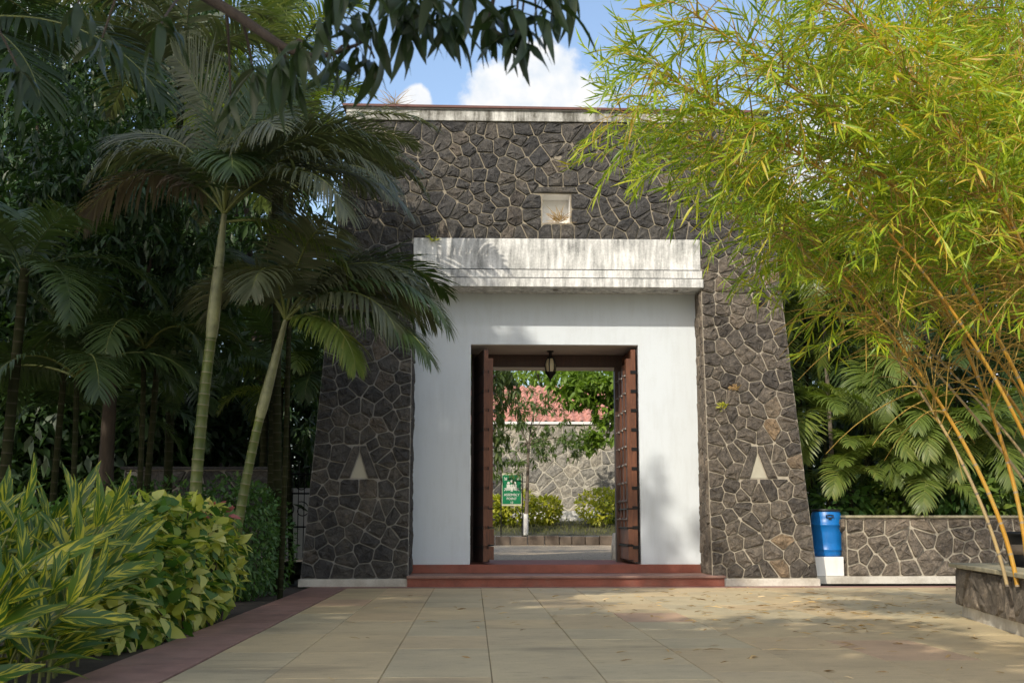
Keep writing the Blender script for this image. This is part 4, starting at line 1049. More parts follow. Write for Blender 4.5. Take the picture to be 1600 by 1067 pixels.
for k, (px, py, Y, lab, fl) in enumerate((
        (225, 545, 15.4, 'understory palm with a broad frond hanging towards the path', ((-95, 1.7, 45, -88, 0), (-150, 1.6, 40, -60, .4), (175, 1.7, 35, -50, .6), (-40, 1.5, 40, -70, -.3), (100, 1.6, 60, -20, 0), (20, 1.5, 50, -50, 0))),
        (120, 590, 14.6, 'understory palm with fronds sweeping left behind the ginger', ((165, 1.8, 25, -45, .5), (-120, 1.6, 35, -75, .2), (-60, 1.5, 40, -80, 0), (60, 1.6, 60, -30, 0), (10, 1.6, 45, -55, .4))),
        (455, 300, 17.2, 'palm whose grey green fronds hang over the upper left corner of the stone wall', ((-8, 2.3, 55, -50, .2), (15, 2.4, 70, -30, -.2), (-30, 2.1, 35, -65, .3), (40, 2.3, 60, -30, 0), (150, 2.2, 55, -40, .2), (-110, 2.0, 50, -60, 0), (90, 2.2, 80, 20, .5))),
        (500, 610, 21.4, 'understory palm beside the iron gate and dark pier', ((-150, 1.6, 50, -50, 0), (-95, 1.5, 45, -80, 0), (150, 1.6, 55, -30, .3), (-20, 1.2, 60, -40, 0))))):
    c = at(px, py, Y); th = thing('palm', lab, 'palm tree', (float(c[0]), Y, -.03), 'background palms'); rng = np.random.default_rng(500 + k)
    pts, rr = ringed([(c[0], Y, -.03), (c[0] + .05, Y, c[2] * .5), c], .04, .032, .14); along_tube('trunk', pts, rr, 8, M['trunk_dark'], th)
    for az, L_, e0, e1, rl_ in fl: frond_objs(th, c, R_(az), M['palm_grey'] if k == 2 else M['palm'], rng, L=L_, e0=e0, e1=e1, leaf=.52, roll=rl_, vee=.15, droop=.5, pairs=46, width=.03)
nd = thing('coconut_palm', 'large dark frond palm reaching in from the upper left edge', 'palm tree', (-6.5, 9.0, 0))
cc = at(-150, 60, 9.2)
pts, rr = ringed([(-6.3, 9.3, -.03), (-6.2, 9.2, 2.0), cc], .13, .10, .16)
along_tube('trunk', pts, rr, 12, M['bark'], nd)
rng = np.random.default_rng(9)
for az, L, e0, e1, lf, rl in ((-4, 2.4, 22, -58, .62, .5), (14, 2.6, 48, -20, .62, .2), (-30, 2.0, 10, -70, .6, .1), (35, 2.6, 60, 0, .6, 0), (75, 2.4, 60, -30, .6, 0), (130, 2.4, 50, -40, .6, 0), (200, 2.4, 50, -40, .6, 0), (-70, 1.9, 30, -60, .55, 0)):
    frond_objs(nd, cc, R_(az), M['palm_deep'], rng, L=L, e0=e0, e1=e1, leaf=lf, roll=rl, vee=.1, droop=.45, pairs=46, width=.042)

# ================================================================= RIGHT: palms behind the planter wall
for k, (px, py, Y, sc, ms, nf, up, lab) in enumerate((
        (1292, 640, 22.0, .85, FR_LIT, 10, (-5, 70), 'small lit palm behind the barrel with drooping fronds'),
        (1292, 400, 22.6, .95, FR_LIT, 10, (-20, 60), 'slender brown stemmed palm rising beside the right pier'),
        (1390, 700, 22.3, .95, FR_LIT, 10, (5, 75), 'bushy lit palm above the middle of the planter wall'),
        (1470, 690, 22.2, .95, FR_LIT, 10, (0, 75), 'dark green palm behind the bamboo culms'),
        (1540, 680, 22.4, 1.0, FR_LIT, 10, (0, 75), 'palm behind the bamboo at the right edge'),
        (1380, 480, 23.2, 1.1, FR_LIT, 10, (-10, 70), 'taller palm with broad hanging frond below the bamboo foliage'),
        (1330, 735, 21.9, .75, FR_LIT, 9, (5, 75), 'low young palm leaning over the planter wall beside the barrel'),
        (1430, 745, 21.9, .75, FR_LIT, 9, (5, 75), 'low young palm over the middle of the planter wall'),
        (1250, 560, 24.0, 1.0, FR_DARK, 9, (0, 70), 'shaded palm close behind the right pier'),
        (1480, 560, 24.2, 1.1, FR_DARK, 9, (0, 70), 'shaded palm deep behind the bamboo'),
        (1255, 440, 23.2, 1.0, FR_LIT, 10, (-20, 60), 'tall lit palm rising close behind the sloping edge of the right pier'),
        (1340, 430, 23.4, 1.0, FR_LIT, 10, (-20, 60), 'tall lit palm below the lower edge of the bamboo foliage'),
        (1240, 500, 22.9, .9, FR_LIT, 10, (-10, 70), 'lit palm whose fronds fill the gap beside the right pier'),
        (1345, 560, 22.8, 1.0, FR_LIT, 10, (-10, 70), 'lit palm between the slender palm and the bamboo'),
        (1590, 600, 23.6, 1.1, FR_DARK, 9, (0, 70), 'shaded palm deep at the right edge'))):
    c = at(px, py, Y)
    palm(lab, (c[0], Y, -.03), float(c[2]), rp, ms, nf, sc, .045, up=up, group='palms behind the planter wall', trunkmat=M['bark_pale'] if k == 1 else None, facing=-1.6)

# ================================================================= BAMBOO
def bamboo_spray(seed):
    rng = np.random.default_rng(seed); L = Leaves(); T = leaf_t(.105, 3, .3, .2)
    n = 15; s = np.linspace(.12, 1, n); tw = np.stack([s * .42, .05 * np.sin(s * 3 + seed), -.10 * s * s], 1)
    az = np.where(np.arange(n) % 2, 1, -1) * rng.uniform(.25, .95, n); az[-1] = 0
    d = np.stack([np.cos(az), np.sin(az), rng.uniform(-.75, .3, n)], 1)
    nn = np.array([0, 0, 1.0]) + rng.normal(0, .75, (n, 3))
    L.add(T, d, nn, tw, rng.uniform(.095, .21, n), np.clip(rng.normal(.47, .28, n), 0, 1))
    tv, tq = tube(np.concatenate([[[0, 0, 0]], tw[::4], tw[-1:]]), .0035, 4); L.raw(tv, tq, .9)
    return L.mesh('leaf_spray', M['bamboo_leaf'])
SPRAY = [bamboo_spray(900 + i) for i in range(10)]
SPR_NP = []
for me in SPRAY:
    V = np.empty(len(me.vertices) * 3, np.float32); me.vertices.foreach_get('co', V)
    Q = np.empty(len(me.loops), np.int32); me.loops.foreach_get('vertex_index', Q)
    t = np.empty(len(me.vertices), np.float32); me.attributes['tint'].data.foreach_get('value', t)
    SPR_NP.append((V.reshape(-1, 3), Q.reshape(-1, 4), t))
def bamboo(label, culms, seed, nobj):
    rng = np.random.default_rng(seed); rb = random.Random(seed)
    b0 = culms[0][0][0]
    th = thing('bamboo_clump', label, 'bamboo', (float(b0[0]), float(b0[1]), .47))
    sp = []                        # (position, direction, size)
    tw = MB()
    for (ctrl, r0, mat, dens, s0) in culms:
        pts, rr = ringed(ctrl, r0, r0 * .22, .28)
        along_tube('culm', pts, rr, 10, mat, th)
        P = bez(ctrl, 120); T = unit(np.gradient(P, axis=0)); L = np.linalg.norm(np.diff(P, axis=0), axis=1).sum()
        s = s0
        while s < 1.0:
            i = int(s * 119); p = P[i]
            for q in range(2):
                d = unit(T[i] * rng.uniform(.2, .9) + rdir(rng, 1)[0] * .9 + np.array([-.15, -.15, .05])); l = rng.uniform(.35, 1.15) * (1.1 - .45 * s)
                br_ = bez([p, p + d * l * .55 + [0, 0, .08], p + d * l + np.array([0, 0, -.16 * l])], 7)
                tw.tube(br_, np.linspace(.0075, .0025, 7), 4, cap=False)
                for w in range(dens):
                    f = rng.uniform(.25, 1); pp = br_[0] * 0 + np.array([np.interp(f, np.linspace(0, 1, 7), br_[:, k]) for k in range(3)])
                    sp.append((pp, unit(d + rdir(rng, 1)[0] * .8 + np.array([0, 0, -.15])), rng.uniform(.75, 1.25)))
            s += rng.uniform(.0095, .019) * (6.0 / L)
    tw.build('branches', M['twig'], th)['kind'] = 'stuff'
    sp = [k for k in sp if rng.random() < np.interp(k[0][2], [2.6, 3.2, 4.1], [.03, .2, 1.0])]
    sp.sort(key=lambda k: k[0][1])
    big = Leaves()
    for i, (p, d, sz) in enumerate(sp):
        k = rb.randrange(len(SPRAY)); up = np.array([0, 0, 1.0]) + rng.normal(0, .4, 3)
        Rm = frames(d[None], up[None])[0]
        if i < nobj:
            o = bpy.data.objects.new('leaf_spray', SPRAY[k])
            m4 = Matrix.Identity(4)
            for a in range(3):
                for b in range(3): m4[a][b] = float(Rm[a][b] * sz)
                m4[a][3] = float(p[a])
            link(o, th); o.matrix_basis = m4
        else:
            V, Q, t = SPR_NP[k]; big.raw((V * sz) @ Rm.T + p, Q, np.clip(t + rng.normal(0, .1), 0, 1))
    if big.n:
        o = mesh_obj('foliage', big.mesh('foliage', M['bamboo_leaf']), None, th); o['kind'] = 'stuff'
    return th
rb = random.Random(5)
G, O_ = M['bamboo_culm'], M['bamboo_old']
def culm(bx, by, Yb, mx, my, Ym, tx, ty, Yt, r, mat, dens=2, s0=.35):
    k = .84
    a, m, t = at(bx, by, Yb * k), at(mx, my, Ym * k), at(tx, ty, Yt * k); a[2] = .45
    return ([a, m, t], r * k * .8, mat, dens, s0)
cl = [culm(1572, 880, 13.0, 1500, 590, 13.2, 1120, 270, 13.6, .026, O_, 2, .36),
      culm(1588, 880, 12.9, 1540, 620, 13.2, 1085, 190, 13.0, .032, G, 2, .42),
      culm(1606, 880, 13.2, 1590, 560, 13.6, 1200, 60, 13.2, .034, G),
      culm(1690, 880, 13.3, 1650, 480, 13.4, 1290, -60, 12.4, .036, G),
      culm(1720, 880, 13.2, 1620, 430, 13.2, 1420, -120, 12.8, .038, G),
      culm(1740, 880, 13.5, 1660, 300, 13.6, 1520, -150, 13.2, .038, G),
      culm(1700, 880, 13.9, 1500, 560, 14.4, 1180, 330, 15.2, .028, O_, 2, .5),
      culm(1710, 880, 14.0, 1560, 400, 14.6, 960, 170, 14.8, .032, G, 2, .45),
      culm(1750, 880, 14.2, 1620, 400, 14.8, 1330, 150, 15.4, .032, G),
      culm(1760, 880, 13.7, 1650, 420, 14.2, 1440, 230, 14.8, .032, G),
      culm(1730, 880, 13.4, 1560, 600, 13.6, 1260, 390, 14.0, .026, O_, 2, .55),
      culm(1780, 880, 13.4, 1720, 420, 13.0, 1600, 60, 12.4, .034, G),
      culm(1705, 880, 12.8, 1560, 330, 12.4, 1080, 20, 11.4, .034, G),
      culm(1760, 880, 12.8, 1640, 240, 12.0, 1250, -40, 11.0, .034, G),
      culm(1790, 880, 12.9, 1680, 400, 12.4, 1400, 140, 11.6, .034, G),
      culm(1800, 880, 14.2, 1710, 480, 14.4, 1560, 330, 14.4, .032, G),
      culm(1740, 880, 14.1, 1640, 600, 14.4, 1400, 400, 15.0, .028, G, 2, .55),
      culm(1690, 880, 12.6, 1500, 300, 12.2, 1010, 110, 11.8, .03, G, 2, .5)]
bamboo('golden bamboo clump arching over the right of the plaza', cl, 61, 300)
cl2 = [culm(1800, 880, 14.9, 1760, 200, 15.4, 1360, -120, 15.8, .036, G, 2),
       culm(1820, 880, 15.2, 1780, 280, 15.6, 1480, -60, 16.0, .036, G, 2),
       culm(1830, 880, 14.6, 1790, 300, 15.0, 1480, 100, 15.6, .036, G, 2),
       culm(1780, 880, 15.2, 1700, 260, 15.8, 1280, 20, 16.4, .036, G, 2),
       culm(1850, 880, 14.8, 1820, 240, 14.6, 1600, -60, 14.6, .036, G, 2)]
bamboo('second bamboo clump behind the first, mostly beyond the right edge', cl2, 62, 0)

# ================================================================= BROADLEAF TREES
def tree(label, base, limbs, blobs, mat, nleaf, size, seed, bk=None, r=.18, tmpl=None, name='tree', group=None, droop=.5, cat='tree'):
    rng = np.random.default_rng(seed)
    base = np.array(base, float); th = thing(name, label, cat, tuple(base), group)
    top = np.array(limbs, float)
    mb = MB(); P = bez([base, (base + top) / 2 + rng.normal(0, .15, 3), top], 10); mb.tube(P, np.linspace(r, r * .55, 10), 9)
    mb.build('trunk', bk or M['bark'], th, True)
    for (c, rad) in blobs:
        c = np.array(c, float); m = top + (c - top) * .5 + rng.normal(0, .2, 3) + [0, 0, .1 * np.linalg.norm(c - top)]
        MB().tube(bez([top - [0, 0, .1], m, c], 9), np.linspace(r * .45, r * .08, 9), 6).build('limb', bk or M['bark'], th, True)
    T = tmpl or leaf_t(.28, 2, .25, .3); L = Leaves(); vol = np.array([np.prod(rd) if hasattr(rd, '__len__') else rd ** 3 for c, rd in blobs], float) ** .75
    for (c, rad), w in zip(blobs, vol / vol.sum()):
        n = int(nleaf * w); k = max(1, n // 9)
        cen = ball_pts(rng, k, c, rad, .55)                     # leaves stand in whorls
        idx = np.repeat(np.arange(k), 9); out = unit(cen - np.asarray(c))[idx]
        d = unit(rdir(rng, len(idx)) + out * .5 + np.array([0, 0, -droop])); p = cen[idx] + rng.normal(0, size * .12, (len(idx), 3))
        L.add(T, d, np.array([0, 0, 1.0]) + rng.normal(0, .3, (len(idx), 3)) + out * .3, p, size * rng.uniform(.65, 1.2, len(idx)), np.clip(rng.normal(.4, .22, len(idx)) + .15 * (rng.random(k)[idx] - .5), 0, 1))
    o = mesh_obj('crown', L.mesh('crown', mat), None, th); o['kind'] = 'stuff'
    return th
rt = random.Random(2)
# the mango tree behind and left of the visitor, its crown overhead
mango_blobs = []
rz = random.Random(12)
for k in range(20):
    mango_blobs.append(((rz.uniform(-8.5, -1.2), rz.uniform(-6.5, 1.2), rz.uniform(7.6, 10.4)), (rz.uniform(1.4, 2.0), rz.uniform(1.4, 2.0), rz.uniform(.9, 1.3))))
for k in range(12): mango_blobs.append(((rz.uniform(-4.2, -2.2), rz.uniform(-3.2, 2.3), rz.uniform(8.6, 9.6)), (rz.uniform(.9, 1.3), rz.uniform(.9, 1.3), rz.uniform(.6, .9))))
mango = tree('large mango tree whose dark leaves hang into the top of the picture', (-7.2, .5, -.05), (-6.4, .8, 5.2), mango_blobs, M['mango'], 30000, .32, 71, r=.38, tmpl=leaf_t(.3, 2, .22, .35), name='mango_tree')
# its low branches: every leaf in view is a part
MLEAF = []
for i in range(5):
    rng = np.random.default_rng(700 + i); V, Q, UV = leaf_t(.22 + .03 * (i % 3), 8, .25, .15 + .17 * i, wave=.09 * (i % 3))
    me = np_mesh('leaf', V, Q, attrs={'tint': np.full(len(V), .2 + .12 * i), 'luv': UV}, smooth=True); me.materials.append(M['mango']); MLEAF.append(me)
rng = np.random.default_rng(33); rl = random.Random(33)
main = [at(-420, -60, 4.2), at(60, -140, 4.3), at(330, 0, 4.4), at(470, 85, 4.4), at(560, 70, 4.4)]
def path(ps, n=8):
    ps = [np.asarray(p) for p in ps]; out = []
    for i in range(len(ps) - 1):
        p0 = ps[max(0, i - 1)]; p1, p2 = ps[i], ps[i + 1]; p3 = ps[min(len(ps) - 1, i + 2)]
        for t in np.linspace(0, 1, n, endpoint=False): out.append(.5 * (2 * p1 + (p2 - p0) * t + (2 * p0 - 5 * p1 + 4 * p2 - p3) * t * t + (3 * p1 - p0 - 3 * p2 + p3) * t ** 3))
    out.append(ps[-1]); return np.array(out)
pm = path([(-6.4, .8, 5.2), (-4, 2.6, 4.6)] + main); MB().tube(pm, np.linspace(.055, .006, len(pm)), 7).build('limb', M['bark'], mango, True)
pm2 = path([(-5, 2.0, 5.0), (-2.6, 3.4, 4.4), at(520, -220, 4.2), at(690, -120, 4.2), at(800, -60, 4.3), at(905, -70, 4.4)]); MB().tube(pm2, np.linspace(.05, .006, len(pm2)), 6).build('limb', M['bark'], mango, True)
whorls = [(250, 40, 4.0), (395, 110, 4.6), (455, 120, 4.5), (475, 70, 4.3), (505, 30, 4.1), (520, 95, 4.5), (556, 78, 4.4), (585, 92, 4.4), (438, 90, 4.4), (360, 150, 4.7),
          (620, -20, 4.1), (612, 22, 4.2), (640, 40, 4.25), (668, 30, 4.2), (700, 38, 4.25), (722, 20, 4.2), (762, 40, 4.35), (806, 55, 4.35), (838, 25, 4.3), (870, 8, 4.35), (655, -35, 4.1), (575, 45, 4.3), (650, 5, 4.2), (672, -15, 4.0), (690, 12, 4.3), (735, -10, 4.2), (770, 15, 4.4), (800, 10, 4.3), (815, 32, 4.4), (850, -5, 4.3), (885, -25, 4.4),
          (120, 10, 4.2), (160, 60, 4.5), (30, 110, 4.5), (560, 20, 4.2), (530, -30, 4.0), (590, -30, 4.0)]
allp = np.concatenate([pm, pm2])
for (x, y, Y) in whorls:
    c = at(x, y, Y); j = np.argmin(((allp - c - [0, 0, .15]) ** 2).sum(1)); q = allp[j]
    MB().tube(bez([q, (q + c) / 2 + [0, 0, .06], c], 6), np.linspace(.007, .004, 6), 5, cap=False).build('twig', M['bark'], mango, True)
    for k in range(rl.randint(5, 8)):
        a = k * 2.4 + rl.uniform(-.4, .4); el = rl.uniform(-1.3, .15)
        d = np.array([math.cos(a) * math.cos(el), math.sin(a) * math.cos(el), math.sin(el) - .25]); d = unit(d)
        Rm = frames(d[None], (np.array([0, 0, 1.0]) + rng.normal(0, .35, 3))[None])[0]; sz = rl.uniform(.11, .2)
        o = bpy.data.objects.new('leaf', rl.choice(MLEAF)); m4 = Matrix.Identity(4); p = c + rng.normal(0, .012, 3) - d * .0
        for a_ in range(3):
            for b_ in range(3): m4[a_][b_] = float(Rm[a_][b_] * sz)
            m4[a_][3] = float(p[a_])
        link(o, mango); o.matrix_basis = m4
# tall trees behind and to the left that shade the plaza and the left of the gateway
def tall(label, base, xr_, yr_, zr_, n, nl, seed, low=()):
    rq = random.Random(seed); bl = [((rq.uniform(*xr_), rq.uniform(*yr_), rq.uniform(*zr_)), (rq.uniform(1.3, 1.9), rq.uniform(1.3, 1.9), rq.uniform(.9, 1.3))) for _ in range(n)] + list(low)
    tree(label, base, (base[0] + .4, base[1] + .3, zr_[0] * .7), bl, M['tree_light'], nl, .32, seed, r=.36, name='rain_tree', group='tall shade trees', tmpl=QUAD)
tall('tall shade tree left of the path, its crown above the palms', (-10.6, 5.4, -.05), (-13, -7.6), (2.6, 7.6), (14.6, 17), 24, 21000, 172, low=[((-6.3, 4.3, 15.8), (.8, .9, .7)), ((-6.0, 3.4, 15.2), (.6, .6, .5))])
tall('tall shade tree behind the visitor on the left', (-12.0, -4.6, -.05), (-15.6, -9.6), (-11, 2.0), (14.6, 17), 34, 34000, 173)
rz = random.Random(12)
bl = [((rz.uniform(-9.8, -7.2), rz.uniform(12.5, 16), rz.uniform(3.6, 8)), (1.3, 1.3, 1.1)) for _ in range(8)]
tree('dark tree at the far left edge behind the palms', (-8.4, 14.2, -.05), (-8.2, 14.2, 4), bl, M['mango'], 9000, .26, 72, r=.22, name='mango_tree')
def crown_px(lst): return [((float(at(x, y, Y)[0]), Y, float(at(x, y, Y)[2])), r) for x, y, Y, r in lst]
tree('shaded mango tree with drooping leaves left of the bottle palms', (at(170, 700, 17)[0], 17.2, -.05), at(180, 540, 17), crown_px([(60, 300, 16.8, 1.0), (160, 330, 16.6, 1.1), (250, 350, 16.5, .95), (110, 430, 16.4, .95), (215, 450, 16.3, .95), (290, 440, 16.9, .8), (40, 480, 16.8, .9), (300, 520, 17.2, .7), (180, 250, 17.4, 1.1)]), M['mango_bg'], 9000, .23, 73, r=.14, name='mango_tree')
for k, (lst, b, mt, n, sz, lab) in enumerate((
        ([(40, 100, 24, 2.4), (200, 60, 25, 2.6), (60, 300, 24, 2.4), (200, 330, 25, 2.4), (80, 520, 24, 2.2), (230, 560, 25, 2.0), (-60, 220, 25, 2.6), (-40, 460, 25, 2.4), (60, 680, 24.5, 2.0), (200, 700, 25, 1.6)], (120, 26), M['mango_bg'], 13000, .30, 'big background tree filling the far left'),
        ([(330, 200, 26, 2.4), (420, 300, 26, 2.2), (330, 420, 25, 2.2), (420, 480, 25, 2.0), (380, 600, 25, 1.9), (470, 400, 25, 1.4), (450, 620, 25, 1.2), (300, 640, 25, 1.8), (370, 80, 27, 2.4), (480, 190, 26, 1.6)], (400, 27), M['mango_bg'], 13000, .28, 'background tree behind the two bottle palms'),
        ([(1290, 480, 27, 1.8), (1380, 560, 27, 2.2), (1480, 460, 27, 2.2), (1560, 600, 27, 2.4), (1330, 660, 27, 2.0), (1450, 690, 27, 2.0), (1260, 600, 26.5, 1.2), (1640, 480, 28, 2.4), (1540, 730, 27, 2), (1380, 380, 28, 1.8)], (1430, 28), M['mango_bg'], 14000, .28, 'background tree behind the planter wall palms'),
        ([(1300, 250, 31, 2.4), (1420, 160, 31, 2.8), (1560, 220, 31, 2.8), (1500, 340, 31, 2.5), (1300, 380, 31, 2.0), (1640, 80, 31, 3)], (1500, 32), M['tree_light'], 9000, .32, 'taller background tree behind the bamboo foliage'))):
    bb = at(b[0], 800, b[1]); lb = at(b[0], 500, b[1])
    tree(lab, (bb[0], b[1], -.05), lb, crown_px(lst), mt, n, sz, 80 + k, r=.2, group='trees closing the view behind')
# woodland that closes the view on both sides
def wood(name, label, zones, n, size, mat, seed):
    rng = np.random.default_rng(seed); L = Leaves(); T = QUAD
    for (x0, x1, y0, y1, z0, z1, w) in zones:
        k = int(n * w) // 10; c = np.stack([rng.uniform(x0, x1, k), rng.uniform(y0, y1, k), z0 + (z1 - z0) * rng.random(k) ** .9], 1)
        i = np.repeat(np.arange(k), 10); m = len(i); d = unit(rdir(rng, m) + [0, -.2, -.4])
        L.add(T, d, np.array([0, -.3, 1.0]) + rng.normal(0, .35, (m, 3)), c[i] + rng.normal(0, .22, (m, 3)), size * rng.uniform(.6, 1.2, m), np.clip(rng.normal(.35, .2, m) + .3 * (rng.random(k)[i] - .5), 0, 1))
    o = mesh_obj(name, L.mesh(name, mat)); setp(o, label, 'trees', kind='stuff')
wood('distant_wood', 'dark wood closing the view on both sides of the gateway', [(-26, -5.2, 29, 36, -.2, 9.5, .45), (-24, -7.2, 31, 38, 8.5, 16.5, .40), (-13, -5.6, 20.5, 23, 0, 6.5, .22), (5.6, 26, 29, 35, -.2, 9, .5), (-11, -4.4, 23.5, 25.5, -.2, 3.6, .12), (-5.2, -3.3, 27, 29, -.2, 7, .05), (7.5, 14, 25, 27, -.2, 3.2, .10)], 130000, .36, M['mango_bg'], 301)
# trees seen through the doorway
tree('small garden tree with a whitewashed trunk foot beyond the doorway', (float(at(821, 840, 42.5)[0]), 42.5, .58), at(826, 690, 42.5), crown_px([(800, 640, 42.5, (0.968, 0.774, 0.645)), (850, 650, 42.5, (0.903, 0.774, 0.645)), (820, 700, 42.3, (1.097, 0.774, 0.645)), (870, 700, 42.7, (0.968, 0.774, 0.581)), (790, 735, 42.5, (0.645, 0.645, 0.451)), (900, 690, 42.6, (0.645, 0.645, 0.516)), (840, 620, 42.8, (0.645, 0.645, 0.516))]), M['garden_leaf'], 2000, .235, 91, bk=M['bark_pale'], r=.08, name='garden_tree')
wf = MB().tube([(float(at(821, 840, 42.5)[0]), 42.5, .58), (float(at(821, 840, 42.5)[0]) + .01, 42.5, 1.35)], [.105, .09], 10).build('trunk_whitewash', M['whitewash'], bpy.data.objects['garden_tree'])
tree('leafy green tree at the right of the doorway view with brown trunk', (float(at(976, 850, 44)[0]), 44.0, .7), at(972, 640, 44), crown_px([(930, 600, 43.4, (0.903, 0.774, 0.645)), (900, 615, 43.4, (0.774, 0.774, 0.516)), (960, 600, 43.4, (0.903, 0.774, 0.645)), (950, 640, 43.4, (0.645, 0.645, 0.451)), (880, 595, 43.6, (0.645, 0.645, 0.451)), (945, 680, 43.1, (0.710, 0.645, 0.387)), (920, 690, 43.1, (0.516, 0.516, 0.284))]), M['garden_light'], 2300, .32, 92, r=.17, name='garden_tree', tmpl=leaf_t(.42, 3, .2, .2, 'oval'))
tree('dark drooping tree just behind the left door leaf', (float(at(748, 850, 29)[0]), 29.0, .3), at(752, 650, 29), crown_px([(770, 610, 29, (0.581, 0.645, 0.903)), (785, 640, 29, (0.516, 0.516, 0.903)), (765, 690, 29, (0.451, 0.516, 0.774)), (745, 640, 29, (0.645, 0.645, 1.032)), (775, 570, 29, (0.645, 0.645, 0.645))]), M['garden_leaf'], 1700, .22, 93, r=.09, name='garden_tree', droop=1.1)
tree('green wooded trees rising behind the tiled roof', (float(at(860, 820, 66)[0]), 66, 0), at(860, 640, 66), crown_px([(790, 590, 66, 2.9), (850, 585, 66, 2.9), (910, 590, 66, 2.9), (965, 590, 66, 2.6), (740, 600, 66, 2.6), (830, 560, 66, 2.6), (940, 560, 66, 2.9)]), M['garden_light'], 11000, .42, 94, r=.3, name='tree')

# ================================================================= SHRUBS
HEART = leaf_t(.75, 3, .18, .25, 'heart'); OVAL = leaf_t(.5, 3, .2, .25, 'oval')
LEAFLIB = {}
def shrub(name, label, cat, base, boxes, mat, nleaf, size, seed, nobj=0, tmpl=HEART, stems=8, up=.25, group=None, stemmat=None, bimodal=False):
    """boxes: (centre, radii) ellipsoids, flattened to read as clipped or loose masses"""
    rng = np.random.default_rng(seed); th = thing(name, label, cat, base, group)
    for k in range(stems):
        c, r = boxes[k % len(boxes)]; p0 = np.array([c[0] + rng.uniform(-.3, .3) * r[0], c[1] + rng.uniform(-.3, .3) * r[1], base[2]]); p1 = np.array(c) + rng.uniform(-.5, .5, 3) * np.array(r)
        MB().tube(bez([p0, (p0 + p1) / 2 + rng.normal(0, .05, 3), p1], 6), np.linspace(.014, .006, 6), 5, cap=False).build('stem', stemmat or M['bark'], th, True)
    P = []; D = []
    vol = np.array([np.prod(r) for c, r in boxes]) ** .7
    for (c, r), w in zip(boxes, vol / vol.sum()):
        n = int(nleaf * w); p = ball_pts(rng, n, c, r, .5 if bimodal else .72); p[:, 2] = np.maximum(p[:, 2], base[2] + .02)
        out = unit((p - np.asarray(c)) / np.asarray(r)); d = unit(out + rdir(rng, n) * .9 + np.array([0, 0, -up])); P.append(p); D.append((d, out))
    P = np.concatenate(P); d = np.concatenate([a for a, b in D]); out = np.concatenate([b for a, b in D])
    nn = out * .7 + np.array([0, 0, .8]) + rng.normal(0, .35, P.shape); sz = size * rng.uniform(.55, 1.25, len(P)); tint = np.clip(rng.normal(.45, .28, len(P)), 0, 1) if not bimodal else np.clip(np.where(rng.random(len(P)) < .45, rng.normal(.12, .1, len(P)), rng.normal(.72, .16, len(P))), 0, 1)
    order = np.argsort(-(out[:, 1] * -1 + out[:, 0] * .5 + rng.normal(0, .35, len(P)) + sz / size * .8)); sel = order[:nobj]; rest = order[nobj:]
    L = Leaves(); L.add(tmpl, d[rest], nn[rest], P[rest], sz[rest], tint[rest])
    o = mesh_obj('foliage', L.mesh('foliage', mat), None, th); o['kind'] = 'stuff'
    if nobj:
        V, Q, UV = tmpl
        key = (mat.name, id(tmpl))
        if key not in LEAFLIB:
            LEAFLIB[key] = []
            for q in range(6):
                me = np_mesh('leaf', V, Q, attrs={'tint': np.full(len(V), .1 + .16 * q), 'luv': UV}, smooth=True); me.materials.append(mat); LEAFLIB[key].append(me)
        Rm = frames(d[sel], nn[sel])
        for i, j in enumerate(sel):
            o = bpy.data.objects.new('leaf', LEAFLIB[key][min(5, int(tint[j] * 6))]); m4 = Matrix.Identity(4)
            for a in range(3):
                for b in range(3): m4[a][b] = float(Rm[i][a][b] * sz[j])
                m4[a][3] = float(P[j][a])
            link(o, th); o.matrix_basis = m4
    return th
shrub('variegated_shrub', 'cream and green variegated shrub spilling over the red border', 'shrub', (-3.0, 11.6, -.03),
      [((-3.0, 10.2, .45), (.38, .5, .5)), ((-3.05, 11.0, .55), (.45, .6, .55)), ((-3.0, 11.9, .6), (.45, .6, .6)), ((-2.92, 12.7, .65), (.46, .6, .65)), ((-2.92, 13.5, .6), (.45, .5, .62)), ((-3.3, 11.6, .75), (.5, .9, .5)), ((-2.72, 12.4, .25), (.18, .6, .25)), ((-2.75, 11.0, .2), (.2, .6, .22)), ((-3.1, 10.6, 1.0), (.16, .2, .2)), ((-2.8, 12.2, 1.05), (.18, .2, .18)), ((-2.7, 13.0, 1.0), (.15, .2, .2)), ((-2.62, 11.6, .55), (.12, .3, .3)), ((-2.62, 13.2, .4), (.12, .3, .2)), ((-3.0, 11.4, 1.12), (.2, .3, .15))],
      M['varieg'], 3000, .15, 101, 280, HEART, 22, bimodal=True)
shrub('clipped_hedge', 'dark green hedge between the leaning palm and the dark pier', 'hedge', (-3.7, 16.6, -.03),
      [((-3.9, 16.2, .75), (.75, .7, .85)), ((-3.3, 16.9, .75), (.6, .7, .85)), ((-3.15, 17.8, .75), (.45, .6, .85)), ((-4.5, 16.6, .8), (.7, .7, .85)), ((-3.5, 17.6, .85), (.7, .6, .85)), ((-5.0, 16.8, .75), (.7, .6, .8)), ((-2.98, 18.3, .72), (.36, .5, .8)), ((-3.1, 17.0, .8), (.45, .6, .85))],
      M['hedge'], 9000, .085, 102, 150, OVAL, 14)
c = at(342, 800, 13.2)
shrub('red_leaf_plant', 'small plant with pinkish red leaves poking from the variegated shrub', 'plant', (float(c[0]), 13.0, .2), [((float(c[0]), 13.0, float(c[2]) - .02), (.16, .12, .10))], M['redleaf'], 26, .13, 103, 14, OVAL, 3, -.6)
